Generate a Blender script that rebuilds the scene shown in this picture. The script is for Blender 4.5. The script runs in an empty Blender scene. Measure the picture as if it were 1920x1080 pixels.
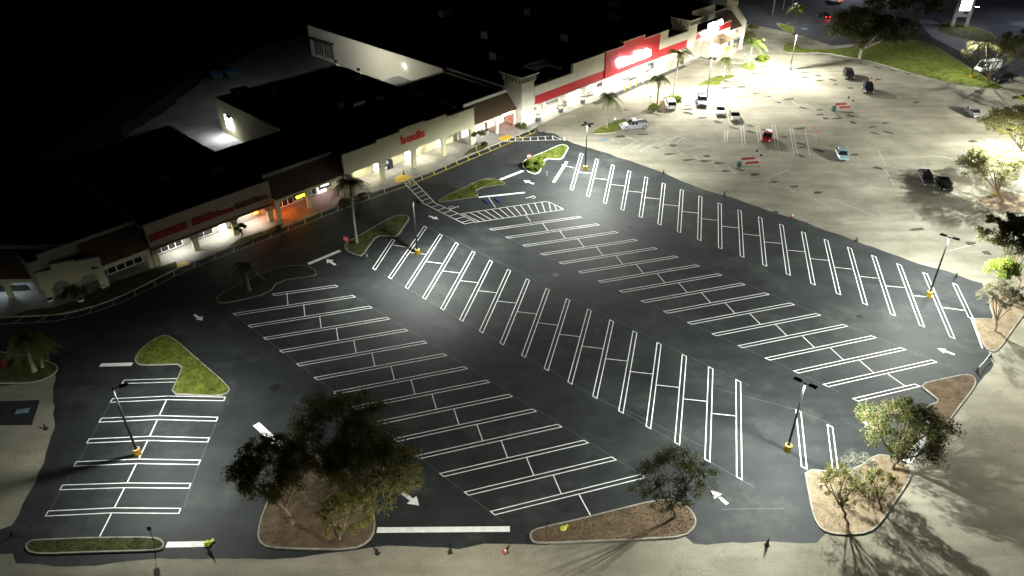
import bpy, math, random
import numpy as np
from mathutils import Vector, Matrix
random.seed(7); np.random.seed(7)
SC = bpy.context.scene
COL = SC.collection
R = math.radians

# ------------------------------------------------------------------ camera (a drone, 57 m up)
H = 57.0; FPX = 1430.0; PITCH = R(33.636); ROLL = R(-0.546)
fwd = Vector((0, math.cos(PITCH), -math.sin(PITCH))); rt0 = Vector((1, 0, 0)); up0 = rt0.cross(fwd)
rt = rt0*math.cos(ROLL) + up0*math.sin(ROLL); up = -rt0*math.sin(ROLL) + up0*math.cos(ROLL)
cam = bpy.data.cameras.new('camera'); camo = bpy.data.objects.new('camera', cam); COL.objects.link(camo)
cam.sensor_width = 36; cam.lens = 36*FPX/1920; cam.clip_start = 0.5; cam.clip_end = 3000
M = Matrix.Identity(4)
for i in range(3):
    M[i][0] = rt[i]; M[i][1] = up[i]; M[i][2] = -fwd[i]
M[2][3] = H
camo.matrix_world = M
SC.camera = camo

def G(x, y, z=0.0):
    """survey helper: photo point -> point on the level plane at height z (world metres)"""
    d = rt*((x-960)/FPX) + up*((540-y)/FPX) + fwd
    k = (z-H)/d.z
    return Vector((d.x*k, d.y*k, z))
def zat(bx, by, ty):
    """height above the ground point seen at (bx,by) of what is seen at row ty"""
    B = G(bx, by); lo, hi = 0.0, 40.0
    for _ in range(40):
        m = (lo+hi)/2; d = Vector((B.x, B.y, m-H))
        yy = 540-FPX*d.dot(up)/d.dot(fwd)
        if yy > ty: lo = m
        else: hi = m
    return lo

# ------------------------------------------------------------------ materials
MATS = {}
def nodes(name):
    m = bpy.data.materials.new(name); m.use_nodes = True
    nt = m.node_tree; b = nt.nodes['Principled BSDF']; MATS[name] = m
    return m, nt, b
def N(nt, t, **kw):
    n = nt.nodes.new(t)
    for k, v in kw.items():
        if k in n.inputs.keys() if isinstance(k, str) else False: n.inputs[k].default_value = v
        else: setattr(n, k, v)
    return n
def noise(nt, scale, detail=4, rough=.6, vec=None):
    n = nt.nodes.new('ShaderNodeTexNoise'); n.inputs['Scale'].default_value = scale
    n.inputs['Detail'].default_value = detail; n.inputs['Roughness'].default_value = rough
    if vec: nt.links.new(vec, n.inputs['Vector'])
    return n.outputs['Fac']
def ramp(nt, fac, stops):
    r = nt.nodes.new('ShaderNodeValToRGB'); e = r.color_ramp.elements
    while len(e) < len(stops): e.new(.5)
    for i, (p, c) in enumerate(stops):
        e[i].position = p; e[i].color = (*c, 1)
    nt.links.new(fac, r.inputs['Fac']); return r.outputs['Color']
def mix(nt, a, b, fac, mode='MIX'):
    m = nt.nodes.new('ShaderNodeMix'); m.data_type = 'RGBA'; m.blend_type = mode
    for s, v in (('A', a), ('B', b)):
        i = [q for q in m.inputs if q.name == s and q.type == 'RGBA'][0]
        if isinstance(v, tuple): i.default_value = (*v, 1)
        else: nt.links.new(v, i)
    if isinstance(fac, (int, float)): m.inputs[0].default_value = fac
    else: nt.links.new(fac, m.inputs[0])
    return [q for q in m.outputs if q.type == 'RGBA'][0]
def geo_pos(nt):
    return nt.nodes.new('ShaderNodeNewGeometry').outputs['Position']
def bump(nt, b, h, strength=.3, dist=.05):
    n = nt.nodes.new('ShaderNodeBump'); n.inputs['Strength'].default_value = strength
    n.inputs['Distance'].default_value = dist
    nt.links.new(h, n.inputs['Height']); nt.links.new(n.outputs['Normal'], b.inputs['Normal'])
def plain(name, c, rough=.6, metal=0, var=.12, scale=3.0, spec=.4, emit=None, es=0):
    m, nt, b = nodes(name)
    col = ramp(nt, noise(nt, scale, 5, .6, geo_pos(nt)), [(.3, tuple(x*(1-var) for x in c)), (.7, tuple(min(1, x*(1+var)) for x in c))])
    nt.links.new(col, b.inputs['Base Color'])
    b.inputs['Roughness'].default_value = rough; b.inputs['Metallic'].default_value = metal
    b.inputs['Specular IOR Level'].default_value = spec
    if emit:
        b.inputs['Emission Color'].default_value = (*emit, 1); b.inputs['Emission Strength'].default_value = es
    return m
def surf(name, lo, hi, big, fine, finefac=.5, rough=.85, extra=None, bumpd=.02):
    """ground-like material: large blotches plus fine grain"""
    m, nt, b = nodes(name); p = geo_pos(nt)
    c1 = ramp(nt, noise(nt, big, 6, .62, p), [(.33, lo), (.67, hi)])
    c2 = ramp(nt, noise(nt, fine, 3, .8, p), [(.3, (.55,)*3), (.7, (1.45,)*3)])
    c = mix(nt, c1, c2, finefac, 'MULTIPLY')
    if extra: c = extra(nt, c, p)
    nt.links.new(c, b.inputs['Base Color']); b.inputs['Roughness'].default_value = rough
    b.inputs['Specular IOR Level'].default_value = .25 if name == 'fresh_asphalt' else .12
    bump(nt, b, noise(nt, fine, 3, .8, p), .35, bumpd)
    return m
def old_extra(nt, c, p):
    # directional scuffing, cracks sealed dark, and tyre dirt
    mp = nt.nodes.new('ShaderNodeMapping'); nt.links.new(p, mp.inputs['Vector'])
    mp.inputs['Rotation'].default_value = (0, 0, R(43)); mp.inputs['Scale'].default_value = (.05, .35, 1)
    s = ramp(nt, noise(nt, 1.4, 6, .6, mp.outputs['Vector']), [(.38, (.80,)*3), (.6, (1.08,)*3)])
    c = mix(nt, c, s, .8, 'MULTIPLY')
    v = nt.nodes.new('ShaderNodeTexVoronoi'); v.feature = 'DISTANCE_TO_EDGE'; v.inputs['Scale'].default_value = .12
    w = nt.nodes.new('ShaderNodeTexNoise'); w.inputs['Scale'].default_value = .6; nt.links.new(p, w.inputs['Vector'])
    ad = nt.nodes.new('ShaderNodeVectorMath'); ad.operation = 'MULTIPLY_ADD'
    nt.links.new(w.outputs['Color'], ad.inputs[0]); ad.inputs[1].default_value = (5, 5, 0); nt.links.new(p, ad.inputs[2])
    nt.links.new(ad.outputs[0], v.inputs['Vector'])
    k = ramp(nt, v.outputs['Distance'], [(0, (.72,)*3), (.012, (1,)*3)])
    return mix(nt, c, k, .6, 'MULTIPLY')
def fresh_extra(nt, c, p):
    mp = nt.nodes.new('ShaderNodeMapping'); nt.links.new(p, mp.inputs['Vector'])
    mp.inputs['Rotation'].default_value = (0, 0, R(43.4)); mp.inputs['Scale'].default_value = (.03, .55, 1)
    s = ramp(nt, noise(nt, 1.0, 5, .55, mp.outputs['Vector']), [(.35, (.78,)*3), (.65, (1.2,)*3)])
    c = mix(nt, c, s, .8, 'MULTIPLY')
    d = ramp(nt, noise(nt, .16, 7, .72, p), [(.52, (0,)*3), (.74, (1,)*3)])     # pale dust tracked over the sealer
    return mix(nt, c, (.075, .082, .074), mixfac(nt, d, .55))
def mixfac(nt, col, k):
    m = nt.nodes.new('ShaderNodeMath'); m.operation = 'MULTIPLY'; nt.links.new(col, m.inputs[0]); m.inputs[1].default_value = k
    return m.outputs[0]

surf('old_asphalt', (.150, .142, .104), (.300, .284, .222), .085, 5.0, .35, .9, old_extra)
surf('fresh_asphalt', (.0130, .0158, .0165), (.0245, .0285, .0290), .22, 9.0, .6, .74, fresh_extra)
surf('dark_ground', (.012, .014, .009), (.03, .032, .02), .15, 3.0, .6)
surf('road_asphalt', (.035, .036, .042), (.06, .06, .068), .1, 5.0, .5)
surf('drive_concrete', (.16, .16, .19), (.22, .22, .25), .2, 4.0, .4)
surf('yard_concrete', (.2, .2, .2), (.30, .30, .30), .25, 3.0, .5)
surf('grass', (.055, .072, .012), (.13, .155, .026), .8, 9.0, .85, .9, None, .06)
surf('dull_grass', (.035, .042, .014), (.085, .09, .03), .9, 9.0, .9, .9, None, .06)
surf('mulch', (.085, .060, .038), (.155, .112, .070), .7, 9.0, .6, .95, None, .08)
surf('dry_mulch', (.15, .115, .075), (.26, .205, .135), .8, 9.0, .6, .95, None, .08)
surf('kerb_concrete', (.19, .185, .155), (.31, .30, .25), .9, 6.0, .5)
surf('shaded_kerb', (.09, .088, .075), (.16, .155, .13), .9, 6.0, .5)  # kerb concrete in a darker colour, standing in for missing lamplight
surf('walk_concrete', (.22, .21, .185), (.33, .32, .285), .5, 5.0, .3)
surf('paver', (.20, .14, .13), (.30, .22, .20), .7, 6.0, .5)
surf('white_paint', (.62, .63, .62), (.83, .84, .82), 1.3, 14.0, .35, .55)
plain('worn_paint', (.40, .40, .36), .7, var=.35, scale=2.0)
plain('faint_paint', (.085, .09, .09), .7, var=.3, scale=1.5)
plain('yellow_paint', (.62, .52, .03), .55, var=.15, scale=2)
plain('curb_yellow', (.55, .36, .01), .6, var=.15)
plain('blue_paint', (.10, .15, .22), .6, var=.3)
plain('cyan_paint', (.13, .20, .22), .6, var=.4)
plain('oil', (.070, .067, .052), .95, spec=.03, var=.35, scale=2)
plain('stucco_cream', (.53, .505, .33), .85, var=.06, scale=1.2)
plain('stucco_white', (.68, .65, .55), .85, var=.05, scale=1.2)
plain('stucco_brown', (.34, .27, .20), .85, var=.08, scale=1.0)
plain('stucco_grey', (.30, .29, .26), .85, var=.14, scale=.8)
plain('cap_trim', (.60, .50, .42), .8, var=.08)
plain('brown_trim', (.13, .055, .02), .7)
plain('red_band', (.50, .022, .030), .6, var=.07)
plain('dark_band', (.07, .07, .075), .6)
plain('roof_membrane', (.020, .020, .022), .9, var=.25, scale=.6)
plain('dark_red', (.26, .012, .015), .55)
plain('sign_brown', (.12, .03, .02), .6)
plain('sign_red', (.33, .012, .010), .45, emit=(1, .03, .02), es=.012)
plain('dark_metal', (.025, .025, .027), .45, metal=.3)
plain('pole_metal', (.10, .10, .10), .42, metal=.4)
plain('grey_metal', (.35, .36, .37), .45, metal=.5)
plain('white_metal', (.75, .75, .73), .45)
plain('glass_dark', (.012, .014, .016), .08, spec=.8)
plain('window_lit', (.8, .8, .7), .5, emit=(1, .96, .80), es=3.2)
plain('window_soft', (.6, .6, .5), .5, emit=(1, .93, .72), es=.55)
plain('glow_white', (.9, .9, .9), .5, emit=(1, .99, .96), es=22)
plain('glow_soft', (.9, .9, .9), .5, emit=(.85, .93, 1), es=5)
plain('glow_yellow', (.9, .9, .1), .5, emit=(.85, 1, .02), es=2.2)
plain('glow_red', (.9, .05, .05), .5, emit=(1, .03, .02), es=2.5)
plain('glow_orange', (.9, .3, .05), .5, emit=(1, .22, .02), es=2.5)
plain('lens_white', (.9, .9, .9), .4, emit=(1, 1, .96), es=30)
plain('rubber', (.015, .015, .015), .8)
plain('bark', (.20, .15, .10), .9, var=.35, scale=4)
plain('pale_bark', (.36, .33, .26), .9, var=.25, scale=4)
plain('dark_bark', (.10, .075, .05), .9, var=.3, scale=4)
plain('timber', (.3, .22, .13), .8)
plain('bin_green', (.02, .05, .04), .5)
plain('hard_blue', (.02, .05, .24), .5)
plain('dumpster_blue', (.05, .18, .42), .5, var=.2)
plain('cone_orange', (.45, .08, .02), .6)
plain('vest_yellow', (.40, .45, .04), .6)
plain('sign_pink', (.60, .05, .07), .4, emit=(1, .1, .12), es=.06)
plain('car_white', (.75, .76, .74), .25, spec=.6, var=.02)
plain('car_silver', (.34, .36, .37), .28, metal=.5, var=.02)
plain('car_tan', (.42, .40, .33), .28, metal=.3, var=.02)
plain('car_black', (.012, .012, .013), .18, spec=.8, var=.02)
plain('car_navy', (.02, .04, .075), .2, spec=.8, var=.02)
plain('car_red', (.25, .012, .015), .22, spec=.7, var=.02)
plain('car_blue', (.28, .40, .44), .28, metal=.3, var=.02)
plain('car_brown', (.10, .085, .085), .25, metal=.4, var=.02)
def tile_mat():
    m, nt, b = nodes('roof_tile')
    tc = nt.nodes.new('ShaderNodeTexCoord')
    w = nt.nodes.new('ShaderNodeTexWave'); w.bands_direction = 'X'; w.inputs['Scale'].default_value = 1.1; w.inputs['Distortion'].default_value = .3
    nt.links.new(tc.outputs['Object'], w.inputs['Vector'])
    w2 = nt.nodes.new('ShaderNodeTexWave'); w2.bands_direction = 'Z'; w2.inputs['Scale'].default_value = 1.1; w2.inputs['Distortion'].default_value = .4
    nt.links.new(tc.outputs['Object'], w2.inputs['Vector'])
    c = ramp(nt, noise(nt, 2.2, 6, .8, tc.outputs['Object']), [(.3, (.065, .038, .02)), (.7, (.13, .078, .042))])
    nt.links.new(mix(nt, c, ramp(nt, w.outputs['Fac'], [(0, (.7,)*3), (1, (1.1,)*3)]), .8, 'MULTIPLY'), b.inputs['Base Color'])
    b.inputs['Roughness'].default_value = .8
    a = nt.nodes.new('ShaderNodeMath'); nt.links.new(w.outputs['Fac'], a.inputs[0]); nt.links.new(w2.outputs['Fac'], a.inputs[1])
    bump(nt, b, a.outputs[0], .6, .06)
tile_mat()
def leaf_mat(name, c1, c2, tr=.35):
    m = bpy.data.materials.new(name); m.use_nodes = True; MATS[name] = m
    nt = m.node_tree; b = nt.nodes['Principled BSDF']; out = nt.nodes['Material Output']
    g = nt.nodes.new('ShaderNodeNewGeometry')
    c = ramp(nt, g.outputs['Random Per Island'], [(0, c1), (1, c2)])
    nt.links.new(c, b.inputs['Base Color']); b.inputs['Roughness'].default_value = .6
    b.inputs['Specular IOR Level'].default_value = .25
    t = nt.nodes.new('ShaderNodeBsdfTranslucent'); nt.links.new(c, t.inputs['Color'])
    mx = nt.nodes.new('ShaderNodeMixShader'); mx.inputs[0].default_value = tr
    nt.links.new(b.outputs[0], mx.inputs[1]); nt.links.new(t.outputs[0], mx.inputs[2]); nt.links.new(mx.outputs[0], out.inputs['Surface'])
leaf_mat('leaf_oak', (.10, .10, .034), (.23, .21, .07), .5)
leaf_mat('leaf_olive', (.085, .095, .022), (.20, .19, .05))
leaf_mat('leaf_green', (.048, .060, .016), (.125, .138, .038))
leaf_mat('leaf_bright', (.11, .155, .018), (.22, .27, .04))
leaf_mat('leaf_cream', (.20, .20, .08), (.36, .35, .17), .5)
leaf_mat('leaf_dark', (.035, .04, .014), (.09, .095, .032))
leaf_mat('leaf_pale', (.15, .15, .09), (.28, .27, .17))
leaf_mat('leaf_palm', (.06, .095, .016), (.15, .20, .035))
leaf_mat('leaf_sage', (.10, .12, .085), (.20, .22, .16))

# ------------------------------------------------------------------ mesh building
class MB:
    def __init__(s): s.v = []; s.f = []
    def add(s, vs, fs):
        o = len(s.v); s.v += [tuple(p) for p in vs]; s.f += [tuple(i+o for i in f) for f in fs]; return s
    def box(s, x0, x1, y0, y1, z0, z1):
        return s.add([(x0,y0,z0),(x1,y0,z0),(x1,y1,z0),(x0,y1,z0),(x0,y0,z1),(x1,y0,z1),(x1,y1,z1),(x0,y1,z1)],
                     [(3,2,1,0),(4,5,6,7),(0,1,5,4),(1,2,6,5),(2,3,7,6),(3,0,4,7)])
    def cbox(s, x, y, z0, lx, ly, lz, a=0):
        c, q = math.cos(a), math.sin(a); P = []
        for zz in (z0, z0+lz):
            for dx, dy in ((-lx/2,-ly/2),(lx/2,-ly/2),(lx/2,ly/2),(-lx/2,ly/2)):
                P.append((x+dx*c-dy*q, y+dx*q+dy*c, zz))
        return s.add(P, [(3,2,1,0),(4,5,6,7),(0,1,5,4),(1,2,6,5),(2,3,7,6),(3,0,4,7)])
    def poly(s, pts): return s.add(pts, [tuple(range(len(pts)))])
    def prism(s, pts, z0, z1):
        n = len(pts)
        return s.add([(p[0], p[1], z0) for p in pts]+[(p[0], p[1], z1) for p in pts],
                     [tuple(reversed(range(n))), tuple(range(n, 2*n))]+[(i, (i+1) % n, n+(i+1) % n, n+i) for i in range(n)])
    def tube(s, pts, rs, n=8, cap=True):
        pts = [Vector(p) for p in pts]
        if isinstance(rs, (int, float)): rs = [rs]*len(pts)
        o = len(s.v); a = None
        for i, p in enumerate(pts):
            d = (pts[min(i+1, len(pts)-1)]-pts[max(i-1, 0)]).normalized()
            if a is None: a = d.orthogonal().normalized()
            else: a = (a-d*a.dot(d)).normalized()
            b = d.cross(a)
            for k in range(n):
                t = 2*math.pi*k/n
                s.v.append(tuple(p+(a*math.cos(t)+b*math.sin(t))*rs[i]))
        for i in range(len(pts)-1):
            for k in range(n):
                s.f.append((o+i*n+k, o+i*n+(k+1) % n, o+(i+1)*n+(k+1) % n, o+(i+1)*n+k))
        if cap:
            s.f.append(tuple(o+k for k in reversed(range(n)))); e = o+(len(pts)-1)*n
            s.f.append(tuple(e+k for k in range(n)))
        return s
    def lathe(s, prof, x=0, y=0, n=16):
        return s.tube([(x, y, z) for z, r in prof], [max(r, .002) for z, r in prof], n)
    def strip(s, pts, w, z):
        """flat painted line of width w along a polyline"""
        P = [Vector((p[0], p[1], 0)) for p in pts]; L = []; Rr = []
        for i, p in enumerate(P):
            d0 = (P[i]-P[i-1]).normalized() if i > 0 else None
            d1 = (P[i+1]-P[i]).normalized() if i < len(P)-1 else None
            d = ((d0 or d1)+(d1 or d0)).normalized(); nrm = Vector((-d.y, d.x, 0))
            k = 1/max(.4, nrm.dot(Vector((-(d0 or d1).y, (d0 or d1).x, 0))))
            L.append(p+nrm*w/2*k); Rr.append(p-nrm*w/2*k)
        for i in range(len(P)-1):
            s.add([(Rr[i].x,Rr[i].y,z),(Rr[i+1].x,Rr[i+1].y,z),(L[i+1].x,L[i+1].y,z),(L[i].x,L[i].y,z)], [(0,1,2,3)])
        return s
    def build(s, name, mat, parent=None, loc=None, rz=0, smooth=False):
        me = bpy.data.meshes.new(name)
        me.from_pydata(s.v, [], s.f)
        me.materials.append(MATS[mat]); me.update()
        if smooth:
            me.polygons.foreach_set('use_smooth', [True]*len(me.polygons))
        o = bpy.data.objects.new(name, me); COL.objects.link(o)
        if parent: o.parent = parent
        if loc is not None: o.location = loc
        if rz: o.rotation_euler.z = rz
        return o
def quads_obj(name, mat, V, parent=None):
    """numpy (n,4,3) quads -> one mesh"""
    n = len(V); me = bpy.data.meshes.new(name)
    me.vertices.add(n*4); me.vertices.foreach_set('co', V.reshape(-1).astype(np.float32))
    me.loops.add(n*4); me.loops.foreach_set('vertex_index', np.arange(n*4, dtype=np.int32))
    me.polygons.add(n); me.polygons.foreach_set('loop_start', np.arange(0, n*4, 4, dtype=np.int32))
    me.polygons.foreach_set('loop_total', np.full(n, 4, dtype=np.int32))
    me.materials.append(MATS[mat]); me.update(); me.validate()
    o = bpy.data.objects.new(name, me); COL.objects.link(o)
    if parent: o.parent = parent
    return o
def tag(o, label, cat, group=None):
    o['label'] = label; o['category'] = cat
    if group: o['group'] = group
    return o
def struct(o): o['kind'] = 'structure'; return o
def thing(name, label, cat, loc=(0,0,0), rz=0, group=None):
    o = bpy.data.objects.new(name, None); COL.objects.link(o); o.location = loc; o.rotation_euler.z = rz
    o.empty_display_size = .3
    return tag(o, label, cat, group)
def copy_thing(root, loc, rz, label, group=None):
    r = root.copy(); COL.objects.link(r); r.location = loc; r.rotation_euler = (0, 0, rz); r['label'] = label
    if group: r['group'] = group
    for ch in root.children:
        c = ch.copy(); COL.objects.link(c); c.parent = r
        for g in ch.children:
            d = g.copy(); COL.objects.link(d); d.parent = c
    return r
def text(body, size, mat, parent, s0, z0, t, width=None, height=None, ext=.08, off=.02, name='sign_lettering', rz=0, shear=0):
    cu = bpy.data.curves.new(name, 'FONT'); cu.body = body; cu.size = size; cu.extrude = ext; cu.offset = off; cu.resolution_u = 2; cu.shear = shear
    tmp = bpy.data.objects.new('tmp', cu); COL.objects.link(tmp)
    dg = bpy.context.evaluated_depsgraph_get(); me = bpy.data.meshes.new_from_object(tmp.evaluated_get(dg))
    bpy.data.objects.remove(tmp); bpy.data.curves.remove(cu)
    co = np.empty(len(me.vertices)*3); me.vertices.foreach_get('co', co); co = co.reshape(-1, 3)
    mn, mx = co.min(0), co.max(0)
    sx = width/(mx[0]-mn[0]) if width else 1; sy = height/(mx[1]-mn[1]) if height else sx
    P = np.stack([s0+(co[:, 0]-mn[0])*sx, t-co[:, 2]-ext, z0+(co[:, 1]-mn[1])*sy], -1)
    me.vertices.foreach_set('co', P.reshape(-1)); me.materials.clear(); me.materials.append(MATS[mat]); me.update()
    o = bpy.data.objects.new(name, me); COL.objects.link(o); o.parent = parent
    return o
def light(kind, name, loc, power, color, parent=None, radius=.12, angle=None, rot=None, blend=.4, nodesf=None):
    l = bpy.data.lights.new(name, kind); l.energy = power; l.color = color
    if kind != 'AREA': l.shadow_soft_size = radius
    if angle: l.spot_size = R(angle); l.spot_blend = blend
    o = bpy.data.objects.new(name, l); COL.objects.link(o); o.location = loc
    if rot: o.rotation_euler = rot
    if parent: o.parent = parent
    if nodesf: nodesf(l)
    return o
def batwing(l, back=.25, wide=True):
    """street-light distribution: no light above the head, stronger towards the sides than straight down"""
    l.use_nodes = True; nt = l.node_tree; e = nt.nodes['Emission']
    tc = nt.nodes.new('ShaderNodeTexCoord'); sp = nt.nodes.new('ShaderNodeSeparateXYZ'); nt.links.new(tc.outputs['Normal'], sp.inputs[0])
    ab = nt.nodes.new('ShaderNodeMath'); ab.operation = 'MULTIPLY'; nt.links.new(sp.outputs['Z'], ab.inputs[0]); ab.inputs[1].default_value = -1
    r = nt.nodes.new('ShaderNodeValToRGB'); nt.links.new(ab.outputs[0], r.inputs['Fac'])
    st = [(0, 0), (.06, .15), (.14, .55), (.24, 1.7), (.40, 2.5), (.6, 1.8), (.8, 1.25), (1, 1.0)] if wide else [(0, 0), (.14, .05), (.30, .5), (.45, 1.5), (.62, 1.7), (.8, 1.2), (1, .9)]
    e2 = r.color_ramp.elements
    while len(e2) < len(st): e2.new(.5)
    for i, (p, v) in enumerate(st): e2[i].position = p; e2[i].color = (v/3, v/3, v/3, 1)
    mu = nt.nodes.new('ShaderNodeMath'); mu.operation = 'MULTIPLY'; nt.links.new(r.outputs['Color'], mu.inputs[0]); mu.inputs[1].default_value = 3
    # forward throw: less light behind the head (local -x)
    r3 = nt.nodes.new('ShaderNodeMapRange'); r3.interpolation_type = 'SMOOTHSTEP'; nt.links.new(sp.outputs['X'], r3.inputs['Value'])
    r3.inputs['From Min'].default_value = -.75; r3.inputs['From Max'].default_value = .35; r3.inputs['To Min'].default_value = back; r3.inputs['To Max'].default_value = 1
    m2 = nt.nodes.new('ShaderNodeMath'); m2.operation = 'MULTIPLY'; nt.links.new(mu.outputs[0], m2.inputs[0]); nt.links.new(r3.outputs[0], m2.inputs[1])
    nt.links.new(m2.outputs[0], e.inputs['Strength'])

# ------------------------------------------------------------------ ground sheets
def ground_sheet(name, pts, mat, z, jitter=0, seed=1, chaikin=0):
    P = [G(*p) for p in pts]
    for _ in range(chaikin): P = smooth(P)
    if jitter:
        rnd = random.Random(seed); Q = []
        for i, a in enumerate(P):
            b = P[(i+1) % len(P)]; L = (b-a).length; n = max(1, int(L/1.1)) if L < 80 else 1
            nr = Vector((-(b-a).y, (b-a).x, 0)).normalized()
            w = 0
            for k in range(n):
                w = w*.75+rnd.uniform(-jitter, jitter)
                Q.append(a.lerp(b, k/n)+nr*(w if n > 1 else 0))
        P = Q
    return struct(MB().poly([(p.x, p.y, z) for p in P]).build(name, mat))
def smooth(P):
    Q = []
    for i, a in enumerate(P):
        b = P[(i+1) % len(P)]; Q += [a.lerp(b, .25), a.lerp(b, .75)]
    return Q
g = MB().poly([(-900, -200, 0), (1100, -200, 0), (1100, 1500, 0), (-900, 1500, 0)]).build('ground', 'dark_ground'); struct(g)
ground_sheet('old_pavement', [(-700, 1500), (2700, 1500), (2700, 120), (1990, 110), (1870, 160), (1640, 75), (1560, 60), (1480, 0), (1440, -40), (1360, -40), (1300, 60), (900, 250), (600, 330), (300, 470), (0, 560), (-700, 560)], 'old_asphalt', .004)
ground_sheet('service_yard', [(230, 262), (300, 215), (332, 188), (380, 150), (432, 118), (480, 92), (560, 70), (640, 60), (1000, 120), (1000, 260), (700, 300), (470, 340), (380, 320), (290, 300)], 'yard_concrete', .004, .3, 5)
ground_sheet('road', [(1395, 45), (1440, 52), (1500, 66), (1560, 86), (1680, 76), (1740, 62), (1860, 120), (1990, 175), (2500, 200), (2500, 40), (2200, 20), (2000, 0), (1800, -60), (1400, -60), (1380, 20)], 'road_asphalt', .012)
ground_sheet('road_beyond', [(1790, 60), (1860, 66), (2000, 110), (2600, 190), (2600, -20), (1980, -30), (1760, -40), (1740, 30)], 'road_asphalt', .016)
ground_sheet('driveway', [(1716, 36), (1748, 38), (1826, 78), (1850, 98), (1820, 104), (1794, 94), (1748, 70)], 'drive_concrete', .020)
fresh = [(-500, 600), (0, 597), (120, 590), (180, 575), (240, 551), (330, 505), (420, 470), (520, 432), (620, 392), (700, 362), (760, 342), (850, 305), (945, 265), (985, 249),
         (1005, 246), (1040, 250), (1058, 262), (1075, 268), (1110, 279), (1150, 291), (1192, 305), (1240, 322), (1292, 345), (1330, 359), (1385, 374), (1440, 394), (1500, 413), (1540, 429),
         (1590, 446), (1640, 464), (1690, 483), (1740, 500), (1790, 513), (1840, 531), (1852, 548), (1864, 600), (1850, 655), (1862, 684), (1845, 704), (1828, 727), (1782, 788), (1770, 803),
         (1742, 822), (1702, 868), (1640, 900), (1600, 960), (1540, 1008), (1532, 1018), (1420, 1016), (1300, 1019), (1280, 1000), (1100, 1010), (1000, 1024), (860, 1028), (700, 1025), (560, 1048), (440, 1050),
         (300, 1046), (180, 1060), (100, 1062), (30, 1056), (22, 1040), (-60, 1045), (-300, 1060), (-60, 1010), (20, 985), (52, 925), (88, 850), (106, 800), (100, 740), (104, 700), (60, 720), (-100, 730), (-500, 740)]
ground_sheet('fresh_pavement', fresh, 'fresh_asphalt', .008, .16, 3)
ground_sheet('old_parking_patch', [(-60, 752), (74, 750), (60, 797), (-60, 800)], 'fresh_asphalt', .010, .05, 4)

# ------------------------------------------------------------------ painted markings
white = MB(); ZP = .0125
def hairpin(mb, a, b, u, w=.60, lw=.105):
    """double stall line a->b with slanted closed ends (u = row direction)"""
    d = (b-a).normalized(); n = Vector((-d.y, d.x, 0)); k = w/2/abs(u.dot(n)); s = u*k
    c = [a+s, b+s, b-s, a-s]; ins = lw/abs(u.dot(n)); cw = lw*1.0
    def q(p): mb.add([(v.x, v.y, ZP) for v in p], [(0, 1, 2, 3)])
    q([a+s, b+s, b+s-u*ins, a+s-u*ins]); q([a-s+u*ins, b-s+u*ins, b-s, a-s])
    e = d*cw/abs(u.dot(n))*.9
    q([a+s-u*ins, a+s-u*ins+e, a-s+u*ins+e, a-s+u*ins]); q([b+s-u*ins-e, b+s-u*ins, b-s+u*ins, b-s+u*ins-e])
U_t = [(1091,288),(1120,298),(1150,309),(1180,320),(1212,333),(1244,345),(1278,357),(1313,369),(1349,381),(1387,395),(1426,407),(1466,420),(1506,434),(1548,448),(1592,464),(1637,480),(1685,497),(1736,513)]
U_b = [(1070,356),(1103,368),(1134,380),(1168,395),(1200,408),(1238,421),(1273,437),(1310,450),(1350,465),(1391,482),(1435,498),(1478,514),(1524,532),(1572,552),(1621,573),(1675,591),(1729,611),(1787,634)]
M1t = [(797,425),(827,440),(857,456),(889,472),(922,488),(955,506),(991,524),(1028,543),(1065,562),(1104,580),(1145,601),(1190,622),(1236,643),(1285,666),(1332,689),(1385,714)]
M1b = [(730,522),(763,541),(795,559),(829,580),(865,600),(901,624),(941,646),(982,670),(1024,694),(1068,719),(1114,745),(1163,772),(1216,802),(1270,832),(1326,865),(1387,898)]
M2l = [(918,430),(950,445),(984,461),(1018,478),(1052,496),(1088,512),(1125,529),(1160,545),(1203,565),(1246,585),(1292,606),(1340,628),(1388,651),(1438,673),(1492,698),(1548,724)]
M2r = [(1088,406),(1122,420),(1157,436),(1193,450),(1230,466),(1269,483),(1307,497),(1350,515),(1393,531),(1438,549),(1487,569),(1535,590),(1587,610),(1639,632),(1695,654),(1752,677)]
Ll = [(438,590),(467,612),(497,634),(527,659),(558,685),(591,711),(626,738),(662,766),(701,795),(740,824),(783,857),(827,891),(873,925),(924,964)]
Lr = [(664,555),(695,576),(729,597),(763,619),(798,641),(836,665),(874,689),(915,714),(957,742),(1003,769),(1050,798),(1099,829),(1152,859),(1208,892)]
def fitrow(px, extra=(0, 0)):
    P = np.array([G(*p)[:2] for p in px]); i = np.arange(len(P))
    cx, cy = np.polyfit(i, P[:, 0], 2), np.polyfit(i, P[:, 1], 2)
    return [Vector((np.polyval(cx, k), np.polyval(cy, k), 0)) for k in range(-extra[0], len(P)+extra[1])]
faint = MB()
rows = {}
for nm, A, B, fa, fb in (('U', U_t, U_b, .53, .41), ('M1', M1t, M1b, .525, .40), ('M2', M2l, M2r, .565, .447), ('L', Ll, Lr, .57, .45)):
    a, b = fitrow(A), fitrow(B); u = (a[-1]-a[0]).normalized()
    rows[nm] = (a, b, u)
    for p, q in zip(a, b): hairpin(white, p, q, u)
    for i in range(len(a)-1):
        p = a[i].lerp(b[i], fa); q = a[i+1].lerp(b[i+1], fb)
        d = (q-p).normalized(); white.strip([p+d*.30, q-d*.30], .10, ZP)
    for e in (a, b):
        if nm != 'U': faint.strip([e[0]-u*1.5, e[-1]+u*1.5], .05, .0115)
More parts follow.
